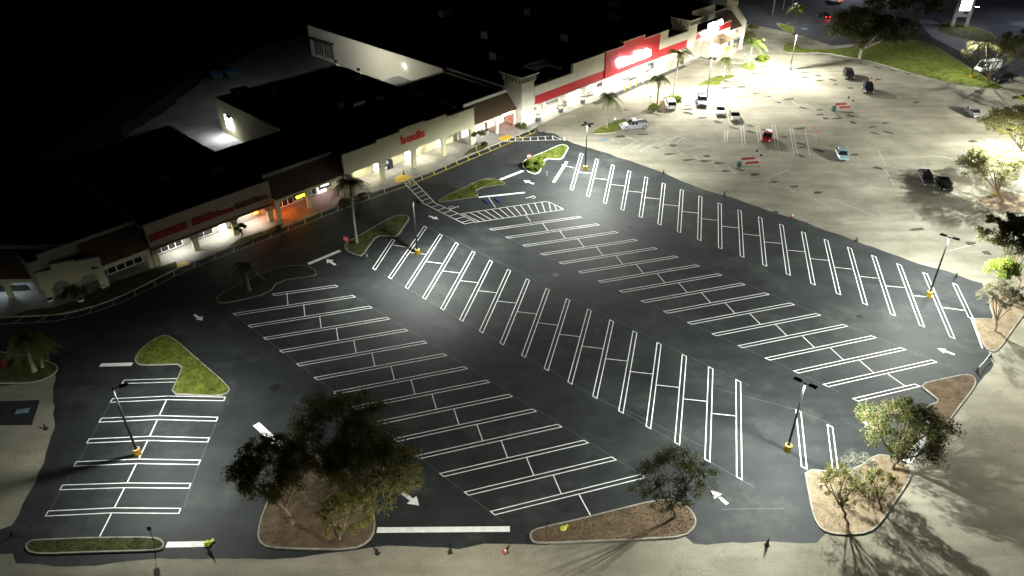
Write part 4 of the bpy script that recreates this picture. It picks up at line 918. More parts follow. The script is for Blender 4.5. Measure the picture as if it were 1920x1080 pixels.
# ------------------------------------------------------------------ vehicles
def loft(mb, secs):
    """secs: list of closed rings (same count) -> skin with end caps"""
    n = len(secs[0]); o = len(mb.v)
    for s in secs: mb.v += [tuple(p) for p in s]
    for i in range(len(secs)-1):
        for k in range(n): mb.f.append((o+i*n+k, o+i*n+(k+1) % n, o+(i+1)*n+(k+1) % n, o+(i+1)*n+k))
    mb.f.append(tuple(o+k for k in reversed(range(n)))); e = o+(len(secs)-1)*n; mb.f.append(tuple(e+k for k in range(n)))
def ring(x, w, z0, z1, b=.1):
    return [(x,-w+b,z0),(x,w-b,z0),(x,w,z0+b),(x,w*1.0,z1-b*1.6),(x,w-b*1.1,z1),(x,-w+b*1.1,z1),(x,-w*1.0,z1-b*1.6),(x,-w,z0+b)]
def vehicle(kind, px_front, px_rear, paint, label, name='parked_car', cat='car', group='cars parked on the upper lot', heads=None, tails=None):
    a, b = G(*px_front), G(*px_rear); c = (a+b)/2; d = a-b
    e = thing(name, label, cat, (c.x, c.y, 0), math.atan2(d.y, d.x), group)
    P = {'sedan': (4.7,.9,1.42), 'suv': (4.8,.95,1.75), 'hatch': (4.2,.87,1.5), 'pickup': (5.6,.98,1.85), 'van': (5.9,1.0,2.5)}[kind]
    L, w, h = P; x0, x1 = -L/2, L/2; hz = {'sedan':.92,'suv':1.08,'hatch':.98,'pickup':1.12,'van':1.2}[kind]
    body = MB()
    prof = [(x0,.86,.42,hz-.22),(x0+.12,.95,.30,hz-.04),(x0+.6,1,.26,hz+.02),(-.2,1,.24,hz+.03),(x1-1.45,1,.24,hz),(x1-.7,.98,.26,hz-.06),(x1-.18,.92,.30,hz-.16),(x1,.80,.40,hz-.30)]
    loft(body, [ring(x, w*k, z0, z1) for x, k, z0, z1 in prof])
    bo = body.build('body', paint, e)
    if kind == 'sedan': cab = (x0+.55, x0+1.25, x1-2.05, x1-1.25)
    elif kind == 'hatch': cab = (x0+.12, x0+.6, x1-1.9, x1-1.1)
    elif kind == 'suv': cab = (x0+.10, x0+.5, x1-1.95, x1-1.25)
    elif kind == 'pickup': cab = (-.55, -.35, x1-2.25, x1-1.55)
    else: cab = (x0+.05, x0+.2, x1-1.55, x1-.65)
    A, Bq, Cq, D = cab; tw = w*.80 if kind != 'van' else w*.9; bw = w*.95; z0 = hz-.02
    gl = MB().add([(A,-bw,z0),(D,-bw,z0),(D,bw,z0),(A,bw,z0),(Bq,-tw,h-.04),(Cq,-tw,h-.04),(Cq,tw,h-.04),(Bq,tw,h-.04)], [(0,1,5,4),(1,2,6,5),(2,3,7,6),(3,0,4,7),(4,5,6,7)])
    gl.build('windows', 'glass_dark', e)
    ro = MB(); loft(ro, [[(x,-q,h-.05),(x,q,h-.05),(x,q*.9,h+z),(x,-q*.9,h+z)] for x, q, z in ((Bq-.02,tw*.97,-.02),(Bq+.2,tw*1.02,.02),((Bq+Cq)/2,tw*1.02,.04),(Cq-.15,tw*1.02,.02),(Cq+.03,tw*.95,-.03))])
    for s in (-1, 1):   # pillars
        for (xa, xb) in ((A, Bq), (D, Cq), ((A+D)/2-.1, (Bq+Cq)/2-.1)): ro.tube([(xa, s*(bw+.005), z0), (xb, s*(tw+.01), h-.03)], .045, 5)
    if kind == 'van': ro.box(A+.15, Cq-.9, -bw-.01, bw+.01, z0, h-.3) 
    ro.build('roof', paint, e)
    if kind == 'pickup':
        bd = MB().box(x0+.12, -.62, -w*.82, w*.82, hz+.031, hz+.036); bd.build('cargo_bed', 'rubber', e)
        r = MB(); [r.box(x0+.08, -.6, s*w*.93-.05, s*w*.93+.05, hz+.0, hz+.14) for s in (-1, 1)]; r.box(x0+.02, x0+.1, -w*.9, w*.9, hz, hz+.14); r.build('bed_rail', paint, e)
    wr = .40 if kind in ('pickup','van','suv') else .33
    for x in (x0+.95, x1-.95):
        for s in (-1, 1):
            o = MB().tube([(x, s*(w-.20), wr), (x, s*(w+.015), wr)], wr, 16).build('wheel', 'rubber', e)
            MB().tube([(x, s*(w+.016), wr), (x, s*(w+.03), wr)], wr*.58, 10).build('rim', 'grey_metal', o)
    for s in (-1, 1):
        MB().cbox(x1-.06, s*w*.66, hz-.42, .10, .36, .15).build('headlight', heads or 'white_metal', e)
        MB().cbox(x0+.03, s*w*.74, hz-.34, .10, .24, .2).build('taillight', tails or 'dark_red', e)
        MB().cbox(D-.35, s*(w+.08), hz+.02, .12, .18, .13).build('mirror', paint, e)
    MB().box(x1-.03, x1+.02, -w*.5, w*.5, .38, .52).build('grille', 'rubber', e)
    return e
vehicle('pickup', (1162,243), (1214,238), 'car_silver', 'silver pickup truck with dark open bed parked beside a thin palm and grass sliver')
vehicle('suv', (1251,190), (1261,210), 'car_white', 'white suv parked beside the low bushes, seen from behind')
vehicle('pickup', (1317,209), (1314,180), 'car_navy', 'dark blue pickup truck parked at the foot of a lamp post')
vehicle('sedan', (1352,221), (1347,202), 'car_white', 'white sedan in the bright pool, second from the right of its row')
vehicle('sedan', (1380,232), (1373,212), 'car_tan', 'pale tan car at the right end of the row by the lamp')
vehicle('suv', (1595,155), (1585,136), 'car_black', 'black suv nearest the grass verge in the upper lot')
vehicle('suv', (1629,181), (1624,163), 'car_black', 'black car in front of the red cart corral with a long shadow')
vehicle('hatch', (1434,271), (1441,254), 'car_red', 'dark red small car alone beside faded stall lines')
vehicle('hatch', (1581,305), (1573,287), 'car_blue', 'pale blue hatchback alone in the middle of the lot')
vehicle('suv', (1740,354), (1727,332), 'car_brown', 'dark brown suv, left of the pair near the glowing tree')
vehicle('sedan', (1775,360), (1762,341), 'car_black', 'black sedan, right of the pair near the glowing tree')
vehicle('sedan', (1832,223), (1816,209), 'car_silver', 'grey car alone at the right side near the dark bush')
vehicle('van', (1826,136), (1872,130), 'car_white', 'white van behind the bare-limbed tree at the road', name='parked_van', cat='van')
vehicle('suv', (1858,153), (1893,150), 'car_black', 'glossy black car beside the tree trunk at the road')
R1 = vehicle('sedan', (1534,29), (1552,37), 'car_black', 'dark car on the far road with bright red tail lights', group='cars on the far road', tails='glow_red')
light('POINT', 'brake_light', (-2.7, 0, .7), 45, (1, .02, .02), R1, .1)
vehicle('sedan', (1566,42), (1584,36), 'car_black', 'dark car on the far road with white headlights', group='cars on the far road', heads='lens_white')
vehicle('sedan', (1545,-1), (1582,7), 'car_white', 'white car crossing the far road at the top edge', group='cars on the far road', tails='glow_red')

# ------------------------------------------------------------------ trees
def leaves(centers, radii, n, size, rs, flat=.7):
    """n leaf quads scattered in soft clumps round the given centres"""
    C = np.array(centers); Rr = np.array(radii); idx = rs.randint(0, len(C), n)
    d = rs.normal(0, 1, (n, 3)); d /= np.linalg.norm(d, axis=1)[:, None]
    rad = Rr[idx]*rs.uniform(0, 1, n)**.55
    P = C[idx]+d*rad[:, None]*np.array([1, 1, flat])
    a = rs.normal(0, 1, (n, 3)); a /= np.linalg.norm(a, axis=1)[:, None]
    b = np.cross(a, rs.normal(0, 1, (n, 3))); b /= np.linalg.norm(b, axis=1)[:, None]
    s = size*rs.uniform(.55, 1.3, n)[:, None]
    V = np.stack([P-a*s, P-b*s*.5, P+a*s, P+b*s*.5], 1)
    return V
def tree(base, ctr, rx_px, leafmat, label, n=6000, size=.13, trunk_r=.17, bark='bark', sparse=.5, seed=1, offy=0, name='tree', clumps=60, vr=None, fork=.3, lean=None, group='trees on the lot', limbs=6, pt=None, zc=None, rr=None):
    rs = np.random.RandomState(seed)
    if pt is None:
        B = G(*base); zc = zat(base[0], base[1], ctr[1]); C0 = G(ctr[0], ctr[1], zc)
        off = Vector((C0.x-B.x, 0, 0)); d = (G(ctr[0]+10, ctr[1], zc)-G(ctr[0], ctr[1], zc)).length/10; rx = rx_px*d
    else: B = Vector(pt); off = Vector((0,0,0)); rx = rr
    if offy: zc -= offy*.42; off = Vector((off.x, offy, 0))
    rz = vr or rx*.62; rz = min(rz, zc*.8)
    e = thing(name, label, 'tree', B, 0, group)
    # clump centres through the crown, biased to its shell, uneven outline
    cl, cr = [], []
    lob = [(rs.uniform(0, 6.28), rs.uniform(-.3, .8), rs.uniform(.75, 1.12)) for _ in range(7)]
    for k in range(clumps):
        th = rs.uniform(0, 6.28); ph = math.asin(rs.uniform(-.45, 1)); q = rs.uniform(.35, 1)**.6
        f = 1
        for (lt, lp, lf) in lob:
            dd = math.cos(th-lt)*math.cos(ph)*math.cos(lp)+math.sin(ph)*math.sin(lp)
            if dd > .75: f = lf
        cl.append((off.x+rx*q*f*math.cos(th)*math.cos(ph)*.92, off.y+rx*q*f*math.sin(th)*math.cos(ph)*.92, zc+rz*q*f*math.sin(ph)))
        cr.append(rx*rs.uniform(.24, .40) if rx < 2 else rx*rs.uniform(.09, .21)*(1 if sparse < .6 else .95))
    # trunk and limbs reach for the clumps
    tk = MB(); fz = zc*fork; top = Vector((off.x*.35+rs.uniform(-.15,.15), off.y*.35, fz))
    tk.tube([(0,0,-.05), (rs.uniform(-.06,.06), 0, fz*.5), top], [trunk_r*1.25, trunk_r*.95, trunk_r*.85], 9)
    L = []
    for k in range(limbs):
        th = 2*math.pi*(k+rs.uniform(-.3,.3))/limbs; q = rs.uniform(.4,.62)
        m = Vector((off.x+rx*q*math.cos(th), off.y+rx*q*math.sin(th), zc+rz*rs.uniform(-.15,.45)))
        mid = top.lerp(m, .5)+Vector((rs.uniform(-.25,.25), rs.uniform(-.25,.25), -rs.uniform(0,.1)*rz))*1
        tk.tube([top, mid, m], [trunk_r*.62, trunk_r*.42, trunk_r*.25], 6); L += [mid, m, top.lerp(mid,.6)]
    for c in cl:
        c = Vector(c); b = min(L, key=lambda p: (p-c).length); md = b.lerp(c, .5)+Vector(rs.uniform(-.2,.2,3))
        tk.tube([b, md, c], [trunk_r*.22, trunk_r*.13, trunk_r*.05], 4, False)
        for _ in range(3):
            v = Vector(rs.normal(0, 1, 3)).normalized()*rx*.16; tk.tube([md.lerp(c, rs.uniform(0,1)), c+v], [trunk_r*.07, .012], 3, False)
    tk.build('trunk', bark, e)
    quads_obj('crown', leafmat, leaves(cl, cr, n, size, rs), e)
    return e
tree((548,982), (508,886), 88, 'leaf_oak', 'dark leafy tree, left of the cluster on the big lower island, with pale trunk foot', 24000, .095, .22, 'bark', .4, 11, clumps=190, vr=2.5, name='oak_tree')
tree((628,874), (636,806), 112, 'leaf_oak', 'dark tree at the back of the cluster on the big lower island', 26000, .095, .22, 'bark', .4, 12, clumps=220, vr=2.8, name='oak_tree')
tree((650,962), (688,886), 104, 'leaf_olive', 'olive green tree, right of the cluster, leaning over a white arrow', 26000, .095, .24, 'bark', .4, 13, clumps=200, name='oak_tree', vr=2.5)
tree((638,1012), (648,965), 58, 'leaf_olive', 'low yellow-green growth at the front of the big lower island', 9000, .08, .09, 'bark', .4, 14, clumps=80, name='small_tree')
tree((1265,972), (1262,900), 88, 'leaf_green', 'thin airy tree with dark bare limbs on the long mulch island at bottom centre', 12000, .075, .13, 'dark_bark', .8, 21, clumps=150, vr=2.6, fork=.30)
tree((1672,880), (1702,812), 100, 'leaf_green', 'large round dense tree on the lower right island', 20000, .10, .24, 'bark', .3, 31, clumps=150, vr=3.1, name='oak_tree')
tree((1583,972), (1578,910), 54, 'leaf_olive', 'small sparse tree with crooked dark trunk on the lower right island', 5000, .075, .12, 'dark_bark', .8, 41, clumps=80, vr=1.7)
tree((1622,925), (1612,880), 48, 'leaf_sage', 'thin grey-green tree behind the crooked one on the lower right island', 4000, .065, .07, 'pale_bark', .9, 42, clumps=70, vr=1.4)
tree((1650,958), (1646,905), 42, 'leaf_olive', 'low twiggy shrub-like tree right of the crooked trunk', 3500, .075, .10, 'dark_bark', .8, 43, clumps=60, vr=1.3)
tree((1865,622), (1882,555), 48, 'leaf_pale', 'pale feathery leaning tree on the right edge island', 11000, .075, .12, 'bark', .8, 51, clumps=110, vr=1.9)
tree((1893,575), (1880,503), 30, 'leaf_bright', 'bright lime green crown behind the pale feathery tree', 7000, .11, .10, 'bark', .4, 52, clumps=50, vr=1.1)
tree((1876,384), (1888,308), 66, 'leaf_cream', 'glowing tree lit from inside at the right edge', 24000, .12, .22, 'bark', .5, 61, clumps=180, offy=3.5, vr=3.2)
tree((1908,540), (1898,442), 60, 'leaf_dark', 'dark heavy tree at the right edge between the glowing and the lime trees', 17000, .13, .18, 'bark', .3, 62, clumps=110, vr=2.6)
tree((1925,300), (1900,232), 68, 'leaf_oak', 'dark spreading bush-like tree at the right edge near the grey car', 14000, .15, .2, 'dark_bark', .5, 63, clumps=110, vr=2.6)
tree((1921,225), (1925,190), 26, 'leaf_bright', 'lit treetop at the right edge above the dark spreading tree', 2200, .16, .15, 'bark', .5, 64, clumps=20)
tree((1611,110), (1628,54), 82, 'leaf_dark', 'large dark oak with pale trunk on the grass verge', 32000, .20, .34, 'pale_bark', .3, 71, clumps=200, vr=4.3, name='oak_tree', group='trees along the road')
tree((1717,55), (1720,8), 56, 'leaf_dark', 'dark tree beside the pale driveway at the top', 9000, .2, .3, 'dark_bark', .3, 72, clumps=80, vr=4.0, name='oak_tree', group='trees along the road')
tree((1662,42), (1655,2), 40, 'leaf_dark', 'far dark tree behind the large oak at the top edge', 5000, .22, .3, 'dark_bark', .4, 73, clumps=50, vr=3.6, name='oak_tree', group='trees along the road')
tree((1852,158), (1862,96), 62, 'leaf_olive', 'bare-limbed tree with spreading branches on the tip of the verge', 6500, .11, .24, 'dark_bark', .9, 74, clumps=110, vr=3.4, fork=.25, group='trees along the road', limbs=8)
tree((1930,120), (1925,85), 55, 'leaf_dark', 'dark tree at the top right edge behind the black car', 6000, .2, .25, 'dark_bark', .5, 75, clumps=50, vr=3.4, group='trees along the road')
tree((453,447), (452,427), 13, 'leaf_dark', 'small trimmed tree in front of the long red lettering', 900, .12, .06, 'dark_bark', .3, 81, clumps=16, name='small_tree', group='small trees before the shops')
tree((437,438), (437,424), 10, 'leaf_oak', 'smaller drooping tree left of the trimmed one before the outlet', 600, .12, .05, 'dark_bark', .3, 82, clumps=12, name='small_tree', group='small trees before the shops')
tree((893,284), (896,252), 13.5, 'leaf_oak', 'small round tree at the right end of the cream store', 1300, .13, .06, 'pale_bark', .3, 83, clumps=18, name='small_tree', group='small trees before the shops')
tree((1413,66), (1413,50), 9.5, 'leaf_oak', 'dark round clipped tree at the far end of the plaza', 1500, .16, .08, 'dark_bark', .2, 84, clumps=22, name='small_tree', group='small trees before the shops')

def bush(px, r, h, mat, label, n=1500, size=.10, seed=1, group='bushes'):
    rs = np.random.RandomState(seed); e = thing('bush', label, 'bush', G(*px), 0, group)
    cl, cr = [], []
    for k in range(26):
        th = rs.uniform(0, 6.28); q = math.sqrt(rs.uniform(0, 1)); z = math.sqrt(max(0, 1-q*q))
        cl.append((r*.8*q*math.cos(th), r*.8*q*math.sin(th), h*.18+h*.62*z*rs.uniform(.6,1.05))); cr.append(r*rs.uniform(.2,.34))
    quads_obj('foliage', mat, leaves(cl, cr, n, size, rs, .8), e)
    s = MB(); [s.tube([(0,0,0), (c[0]*.9, c[1]*.9, c[2]*.9)], [.03,.01], 4, False) for c in cl[:10]]; s.build('stem', 'dark_bark', e)
bush((1003,313), 2.0, 1.9, 'leaf_bright', 'big lime green bush on the kerbed tip near the crosswalk', 7000, .10, 1)
bush((1226,207), 1.5, 1.5, 'leaf_bright', 'round lime bush under the palm beside the white suv', 2500, .12, 2)
bush((1252,190), 1.0, 1.2, 'leaf_bright', 'lime bush left of the tall palm foot', 1400, .12, 3)
bush((1269,190), 1.2, 1.2, 'leaf_bright', 'lime bush right of the tall palm foot', 1600, .12, 4)
bush((1430,113), 1.7, 1.5, 'leaf_bright', 'lime bush at the upper end of the small planting islands', 1800, .14, 5)
bush((978,241), 1.3, 1.3, 'leaf_green', 'green bush at the foot of the tower', 1500, .11, 6)
bush((908,275), .7, 1.2, 'leaf_dark', 'dark narrow bush beside the ramp mat', 700, .10, 7)
bush((1405,72), 1.6, 2.2, 'leaf_oak', 'dark bush in front of the far end gable', 1500, .14, 8)
bush((1393,82), 1.4, 1.8, 'leaf_dark', 'dark bush left of the far end gable bush', 1300, .14, 9)
bush((142,562), 1.7, 2.6, 'leaf_dark', 'dim spiky bush in front of the corner gable', 1800, .12, 10)
bush((648,388), 1.3, 1.8, 'leaf_dark', 'dark bush in the bed left of the tall palm head', 1500, .10, 21)
bush((680,372), 1.0, 1.2, 'leaf_dark', 'low dark bush in the bed behind the tall palm trunk', 900, .10, 22)
bush((215,548), 1.0, 1.0, 'leaf_dark', 'low dark bush in the bed before the arched black windows', 900, .10, 23)
bush((522,432), .55, 1.0, 'leaf_dark', 'tiny dark bush on the orange-lit pavement', 400, .09, 11)
bush((5,688), .8, .7, 'sign_pink' if False else 'dark_red', 'low reddish plant on the dim palm island', 500, .10, 12)

def palm(base, top, label, seed=1, rf=2.3, n=16, tr=.15, droop=1.0, mat='leaf_palm', trunk='pale_bark', name='palm_tree', h=None):
    rs = np.random.RandomState(seed); B = G(*base)
    if h is None: h = zat(base[0], base[1], top[1]); C = G(top[0], top[1], h); dx = C.x-B.x
    else: dx = 0
    e = thing(name, label, 'palm tree', B, 0, 'palm trees')
    P = [Vector((dx*(k/6)**1.4, 0, h*k/6)) for k in range(7)]
    MB().tube(P, [tr*1.5, tr*1.1]+[tr]*4+[tr*.9], 9).build('trunk', trunk, e)
    cs = MB().tube([P[-1]-Vector((0,0,.2)), P[-1]+Vector((0,0,.5))], [tr*1.0, tr*.4], 8); cs.build('crown_shaft', 'leaf_palm', e)
    Q = []; rc = MB()
    for k in range(n):
        th = 2*math.pi*k/n*1.0+rs.uniform(-.25,.25); el = rs.uniform(-.2, 1.15); L = rf*rs.uniform(.85,1.15)
        u = Vector((math.cos(th), math.sin(th), 0)); pts = []
        for i in range(9):
            f = i/8; pts.append(P[-1]+Vector((0,0,.35))+u*(L*f*(math.cos(el)*.75+.25))+Vector((0,0,L*(math.sin(el)*f-droop*.75*f*f))))
        rc.tube(pts, [.03]*4+[.015]*5, 4, False)
        sd = Vector((-u.y, u.x, 0))
        for i in range(1, 25):
            f = i/24; j = min(7, int(f*8)); p = pts[j].lerp(pts[j+1], f*8-j); t = (pts[j+1]-pts[j]).normalized()
            ll = .62*math.sin(math.pi*min(1, f*.85+.15))**.6*(rf/2.3)
            for s in (-1, 1):
                tip = p+sd*s*ll*.8+t*ll*.55-Vector((0,0,ll*rs.uniform(.35,.6)))
                w = t*.045
                Q.append([p-w, p+w, tip+w*.3, tip-w*.3])
    rc.build('frond_stems', 'leaf_palm', e)
    quads_obj('fronds', mat, np.array([[tuple(v) for v in q] for q in Q]), e)
    return e
palm((669,456), (656,346), 'tall palm on the dim island beside the stop sign, dark head against the cream store', 1, 3.1, 22, .17, 1.0, 'leaf_oak')
palm((1137,240), (1141,184), 'palm at the left of the silver pickup', 2, 3.0, 17, .15, 1.1, 'leaf_palm', 'grey_metal' if False else 'bark')
palm((1231,206), (1236,152), 'palm rising from the round lime bush', 3, 3.2, 17, .15, 1.3, 'leaf_palm', 'bark')
palm((1261,188), (1273,104), 'tallest palm with a pale trunk behind the white suv', 4, 3.6, 20, .16, 1.0, 'leaf_oak')
palm((1357,144), (1361,112), 'short shaggy palm on the thin grass sliver near the porch', 5, 2.2, 18, .17, 1.7, 'leaf_green')
palm((1403,124), (1411,82), 'spreading palm near the small lime bush at the far lot end', 6, 3.8, 16, .16, .9, 'leaf_palm')
palm((1489,62), (1495,17), 'brightly lit palm at the far edge under a lamp', 7, 2.9, 26, .15, .9, 'leaf_bright', 'bark')
palm((66,697), (50,640), 'short fat palm on the dim left island', 8, 3.0, 30, .22, 1.3, 'leaf_oak', 'pale_bark')
palm((80,690), (78,650), 'second leaning palm behind the short fat one', 9, 2.0, 16, .16, 1.3, 'leaf_oak', 'pale_bark')
palm((468,545), (458,500), 'dark palm cluster on the unlit island below the outlet', 10, 2.2, 16, .2, 1.4, 'leaf_dark', 'dark_bark')
palm((1448,28), None, 'far palm left of the two trunks at the top edge', 11, 2.2, 14, .15, 1.0, 'leaf_dark', 'dark_bark', h=8.5)
palm((1468,18), None, 'far palm right of the two trunks at the top edge', 12, 2.2, 14, .15, 1.0, 'leaf_dark', 'dark_bark', h=8.5)

# ------------------------------------------------------------------ signs, cones and small things
def round_sign(px, h, face, label, kind='stop', yaw=-90, r=.42):
    e = thing('road_sign', label, 'road sign', G(*px), R(yaw), 'round red signs')
    MB().tube([(0,0,0),(0,0,h+.1)], .035, 6).build('post', 'grey_metal', e)
    n = 8 if kind == 'stop' else 20
    P = [(r*math.cos(2*math.pi*(k+.5)/n), r*math.sin(2*math.pi*(k+.5)/n)) for k in range(n)]
    m = MB(); m.add([(.045, x, h-.1+y) for x, y in P]+[(.075, x, h-.1+y) for x, y in P], [tuple(reversed(range(n))), tuple(range(n, 2*n))]+[(i, (i+1) % n, n+(i+1) % n, n+i) for i in range(n)])
    o = m.build('sign_face', face, e)
    if kind == 'noentry': MB().box(.076, .082, -r*.68, r*.68, h-.1-.08, h-.1+.08).build('white_bar', 'white_paint', o)
    else:
        t = text('STOP', .3, 'white_paint', e, 0, 0, 0, width=.62, height=.25, ext=.004, name='lettering')
        t.parent = o; t.rotation_euler.z = R(90); t.location = (.085, -.31, h-.1-.125)
round_sign((652,470), 2.1, 'sign_pink', 'pinkish red stop sign beside the tall palm island', 'stop', -100)
round_sign((992,312), 2.1, 'sign_pink', 'no entry sign with white bar beside the big lime bush', 'noentry', -75)
def thin_sign(px, h, label, yaw=-90, w=.45, hh=.6, mat='white_metal'):
    e = thing('small_sign', label, 'sign', G(*px), R(yaw), 'small signs on thin posts')
    MB().tube([(0,0,0),(0,0,h)], .03, 6).build('post', 'dark_metal', e); MB().box(.032,.05,-w/2,w/2,h-hh,h).build('sign_face', mat, e)
thin_sign((1025,1009), 2.2, 'thin dark sign post on the tip of the long mulch island', 100, .4, .5, 'dark_metal')
thin_sign((290,1018), 2.2, 'leaning thin sign post on the small kerbed strip', 100, .4, .5, 'dark_metal')
thin_sign((1218,200), 2.4, 'white sign on a thin post left of the round lime bush', -80)
thin_sign((1152,238), 1.9, 'small white sign right of the first palm', -80, .3, .4)
thin_sign((1377,160), 2.0, 'thin sign post right of the grass sliver', -80, .3, .4)
thin_sign((1394,117), 2.2, 'white sign beside the spreading palm', -80, .35, .5)
thin_sign((689,486), .9, 'pale short post leaning at the tip of the tall palm island', -80, .2, .5)
e = thing('bollard', 'short pale post with a dark top beside the lime bush island', 'bollard', G(1025,330), 0); MB().tube([(0,0,0),(0,0,1.0)], .06, 8).build('post', 'white_metal', e); MB().tube([(0,0,1.0),(0,0,1.2)], .09, 8).build('cap', 'dark_metal', e)
# cones and stakes marking the edge of the fresh surface
def cone(px, label, mat='dark_metal', h=.75, lean=0):
    e = thing('traffic_cone', label, 'cone', G(*px), 0, 'cones along the edge of the fresh surface')
    e.rotation_euler = (lean, 0, random.uniform(0, 3))
    MB().lathe([(.04,.17),(h*.5,.10),(h,.03)], n=12).build('cone_body', mat, e); MB().cbox(0,0,0,.42,.42,.045).build('cone_base', 'rubber', e)
    MB().lathe([(h*.45,.115),(h*.62,.09)], n=12).build('cone_collar', 'white_metal' if mat != 'dark_metal' else 'rubber', e)
for px, lb, m in (((708,1038),'dark cone at the corner of the big tree island','dark_metal'), ((844,1036),'dark cone below the middle of the long stop bar','dark_metal'), ((948,1036),'red cone below the right end of the long stop bar','cone_orange'),
                  ((1438,1022),'tall dark cone at the lower exit','dark_metal'), ((1856,668),'cone at the tip of the right edge island','dark_metal'), ((1831,697),'cone at the tip of the lower right triangle island','dark_metal'),
                  ((1244,325),'dark cone at the top edge of the fresh surface, left of the stall rows','dark_metal'), ((1358,367),'upright dark cone at the middle of the top edge','dark_metal'), ((1486,407),'cone right of the middle of the top edge','cone_orange'),
                  ((1606,452),'dark cone on the top edge above the last third of stalls','dark_metal'), ((1792,519),'cone near the last stalls of the top edge','dark_metal'), ((1127,285),'small cone at the top edge near the four-headed lamp','cone_orange'),
                  ((1007,245),'cone at the end of the yellow hatching','dark_metal'), ((1020,250),'cone second from the yellow hatching','dark_metal'), ((1032,255),'cone third from the yellow hatching','dark_metal'), ((1058,263),'cone at the end of the slanting crosswalk','white_metal'),
                  ((24,1004),'cone at the lower left corner of the fresh surface','dark_metal'), ((393,1036),'cone right of the small kerbed strip','dark_metal'), ((86,804),'debris-like fallen cone on the left dirt patch','dark_metal')):
    cone(px, lb, m, .95 if px[0] in (1438, 1358) else .75)
tp = thing('barrier_tape', 'thin pale tape between two cones at the right exit', 'tape', G(1845,682), 0); a = G(1856,668)-G(1845,682); b = G(1831,697)-G(1845,682)
MB().tube([a+Vector((0,0,.6)), (a+b)/2+Vector((0,0,.35)), b+Vector((0,0,.6))], .03, 4).build('tape', 'white_metal', tp)
def bags(px, label):
    e = thing('paint_marker_pile', label, 'bag', G(*px), .4); MB().lathe([(0,.3),(.18,.32),(.3,.12)], n=9).build('bag', 'vest_yellow', e); MB().cbox(.35,.1,.02,.5,.25,.14,.4).build('folded_flag', 'vest_yellow', e)
bags((389,1020), 'yellow-green bundle at the end of the short white bar'); bags((1056,993), 'yellow bundle lying on the long mulch island')
for i, (a, b) in enumerate((((906,383),(916,373)),((927,380),(937,371)))):
    p, q = G(908+i*22,379-i*2), G(915+i*21, 377-i*2); e = thing('wheel_stop', ['blue wheel stop, left of the two', 'blue wheel stop, right of the two'][i], 'wheel stop', (p+q)/2, R(-62), 'blue wheel stops')
    m = MB().add([(-.95,-.12,0),(.95,-.12,0),(.95,.12,0),(-.95,.12,0),(-.9,-.07,.16),(.9,-.07,.16),(.9,.07,.16),(-.9,.07,.16)], [(3,2,1,0),(0,1,5,4),(1,2,6,5),(2,3,7,6),(3,0,4,7),(4,5,6,7)]); m.build('block', 'hard_blue', e)
# yellow bollards in front of the supermarket
for i, px in enumerate(((1170,171),(1182,166),(1193,161.5),(1206,156),(1218,149))):
    e = thing('bollard', ['first','second','third','fourth','fifth'][i]+' yellow bollard from the left before the supermarket doors', 'bollard', G(px[0], px[1], .15), 0, 'yellow bollards')
    MB().tube([(0,0,0),(0,0,1.1)], .11, 10).build('post', 'yellow_paint', e); MB().lathe([(1.1,.11),(1.18,.05)], n=10).build('cap', 'yellow_paint', e)
e = thing('guard_rail', 'yellow painted rail and pad beside the lit porch', 'railing', G(1365,92,.15), PHI); MB().tube([(-2.4,-.8,0),(-2.4,-.8,1),(2.2,-.8,1),(2.2,-.8,0)], .05, 6).build('rail', 'yellow_paint', e); MB().box(-2.3,2.1,-.7,1.2,.0,.03).build('pad', 'yellow_paint', e)
# cart corrals
def corral(px, label, panels=True, mat='grey_metal'):
    e = thing('cart_corral', label, 'cart corral', G(*px), R(8), 'cart corrals')
    f = MB()
    for y in (-.9, .9):
        f.tube([(-1.5,y,0),(-1.5,y,1.0),(1.5,y,1.0),(1.5,y,0)], .03, 6); f.tube([(-1.5,y,.5),(1.5,y,.5)], .025, 6); f.tube([(1.4,y,0),(1.4,y,2.3)], .025, 6)
    f.tube([(1.5,-.9,.9),(1.5,.9,.9)], .03, 6); f.build('frame', mat, e)
    for y in (-.9, .9):
        if panels: MB().box(-1.2, 1.2, y-.04, y+.04, .62, 1.02).build('red_panel', 'dark_red', e)
        MB().box(1.22, 1.6, y-.03, y+.03, 1.95, 2.3).build('sign_plate', 'dark_metal' if panels else 'cone_orange', e)
    if panels: MB().cbox(-2.2,-.5,0,.6,.6,1.0).build('litter_bin', 'bin_green', e)
corral((1405,309), 'red-panelled cart corral nearest the fresh surface'); corral((1579,205), 'red-panelled cart corral left of the black car'); corral((1622,167), 'faint far cart corral behind the black cars', False); corral((1512,264), 'pale skeletal cart corral right of the red car', False)
# shopping carts before the supermarket
def cart(): 
    e = thing('shopping_cart', 'x', 'shopping cart', (0,0,0), 0, 'shopping carts')
    m = MB()
    for z, x0, x1, w in ((.5,-.38,.38,.2),(.75,-.42,.42,.24),(.95,-.45,.45,.27)): m.tube([(x0,-w,z),(x1,-w,z),(x1,w,z),(x0,w,z),(x0,-w,z)], .018, 4)
    for k in range(7):
        x = -.4+k*.13
        for s in (-1, 1): m.tube([(x,s*.2,.5),(x*1.08,s*.27,.95)], .010, 4)
    m.tube([(-.4,-.2,.12),(.4,-.2,.12)], .02, 4); m.tube([(-.4,.2,.12),(.4,.2,.12)], .02, 4); m.tube([(-.45,-.26,1.0),(-.45,.26,1.0)], .03, 5); m.build('basket', 'grey_metal', e)
    for x in (-.38,.38):
        for s in (-1, 1): MB().tube([(x,s*.2-.02,.07),(x,s*.2+.02,.07)], .07, 8).build('wheel', 'rubber', e)
    return e
c0 = cart(); used = False; nc = 0
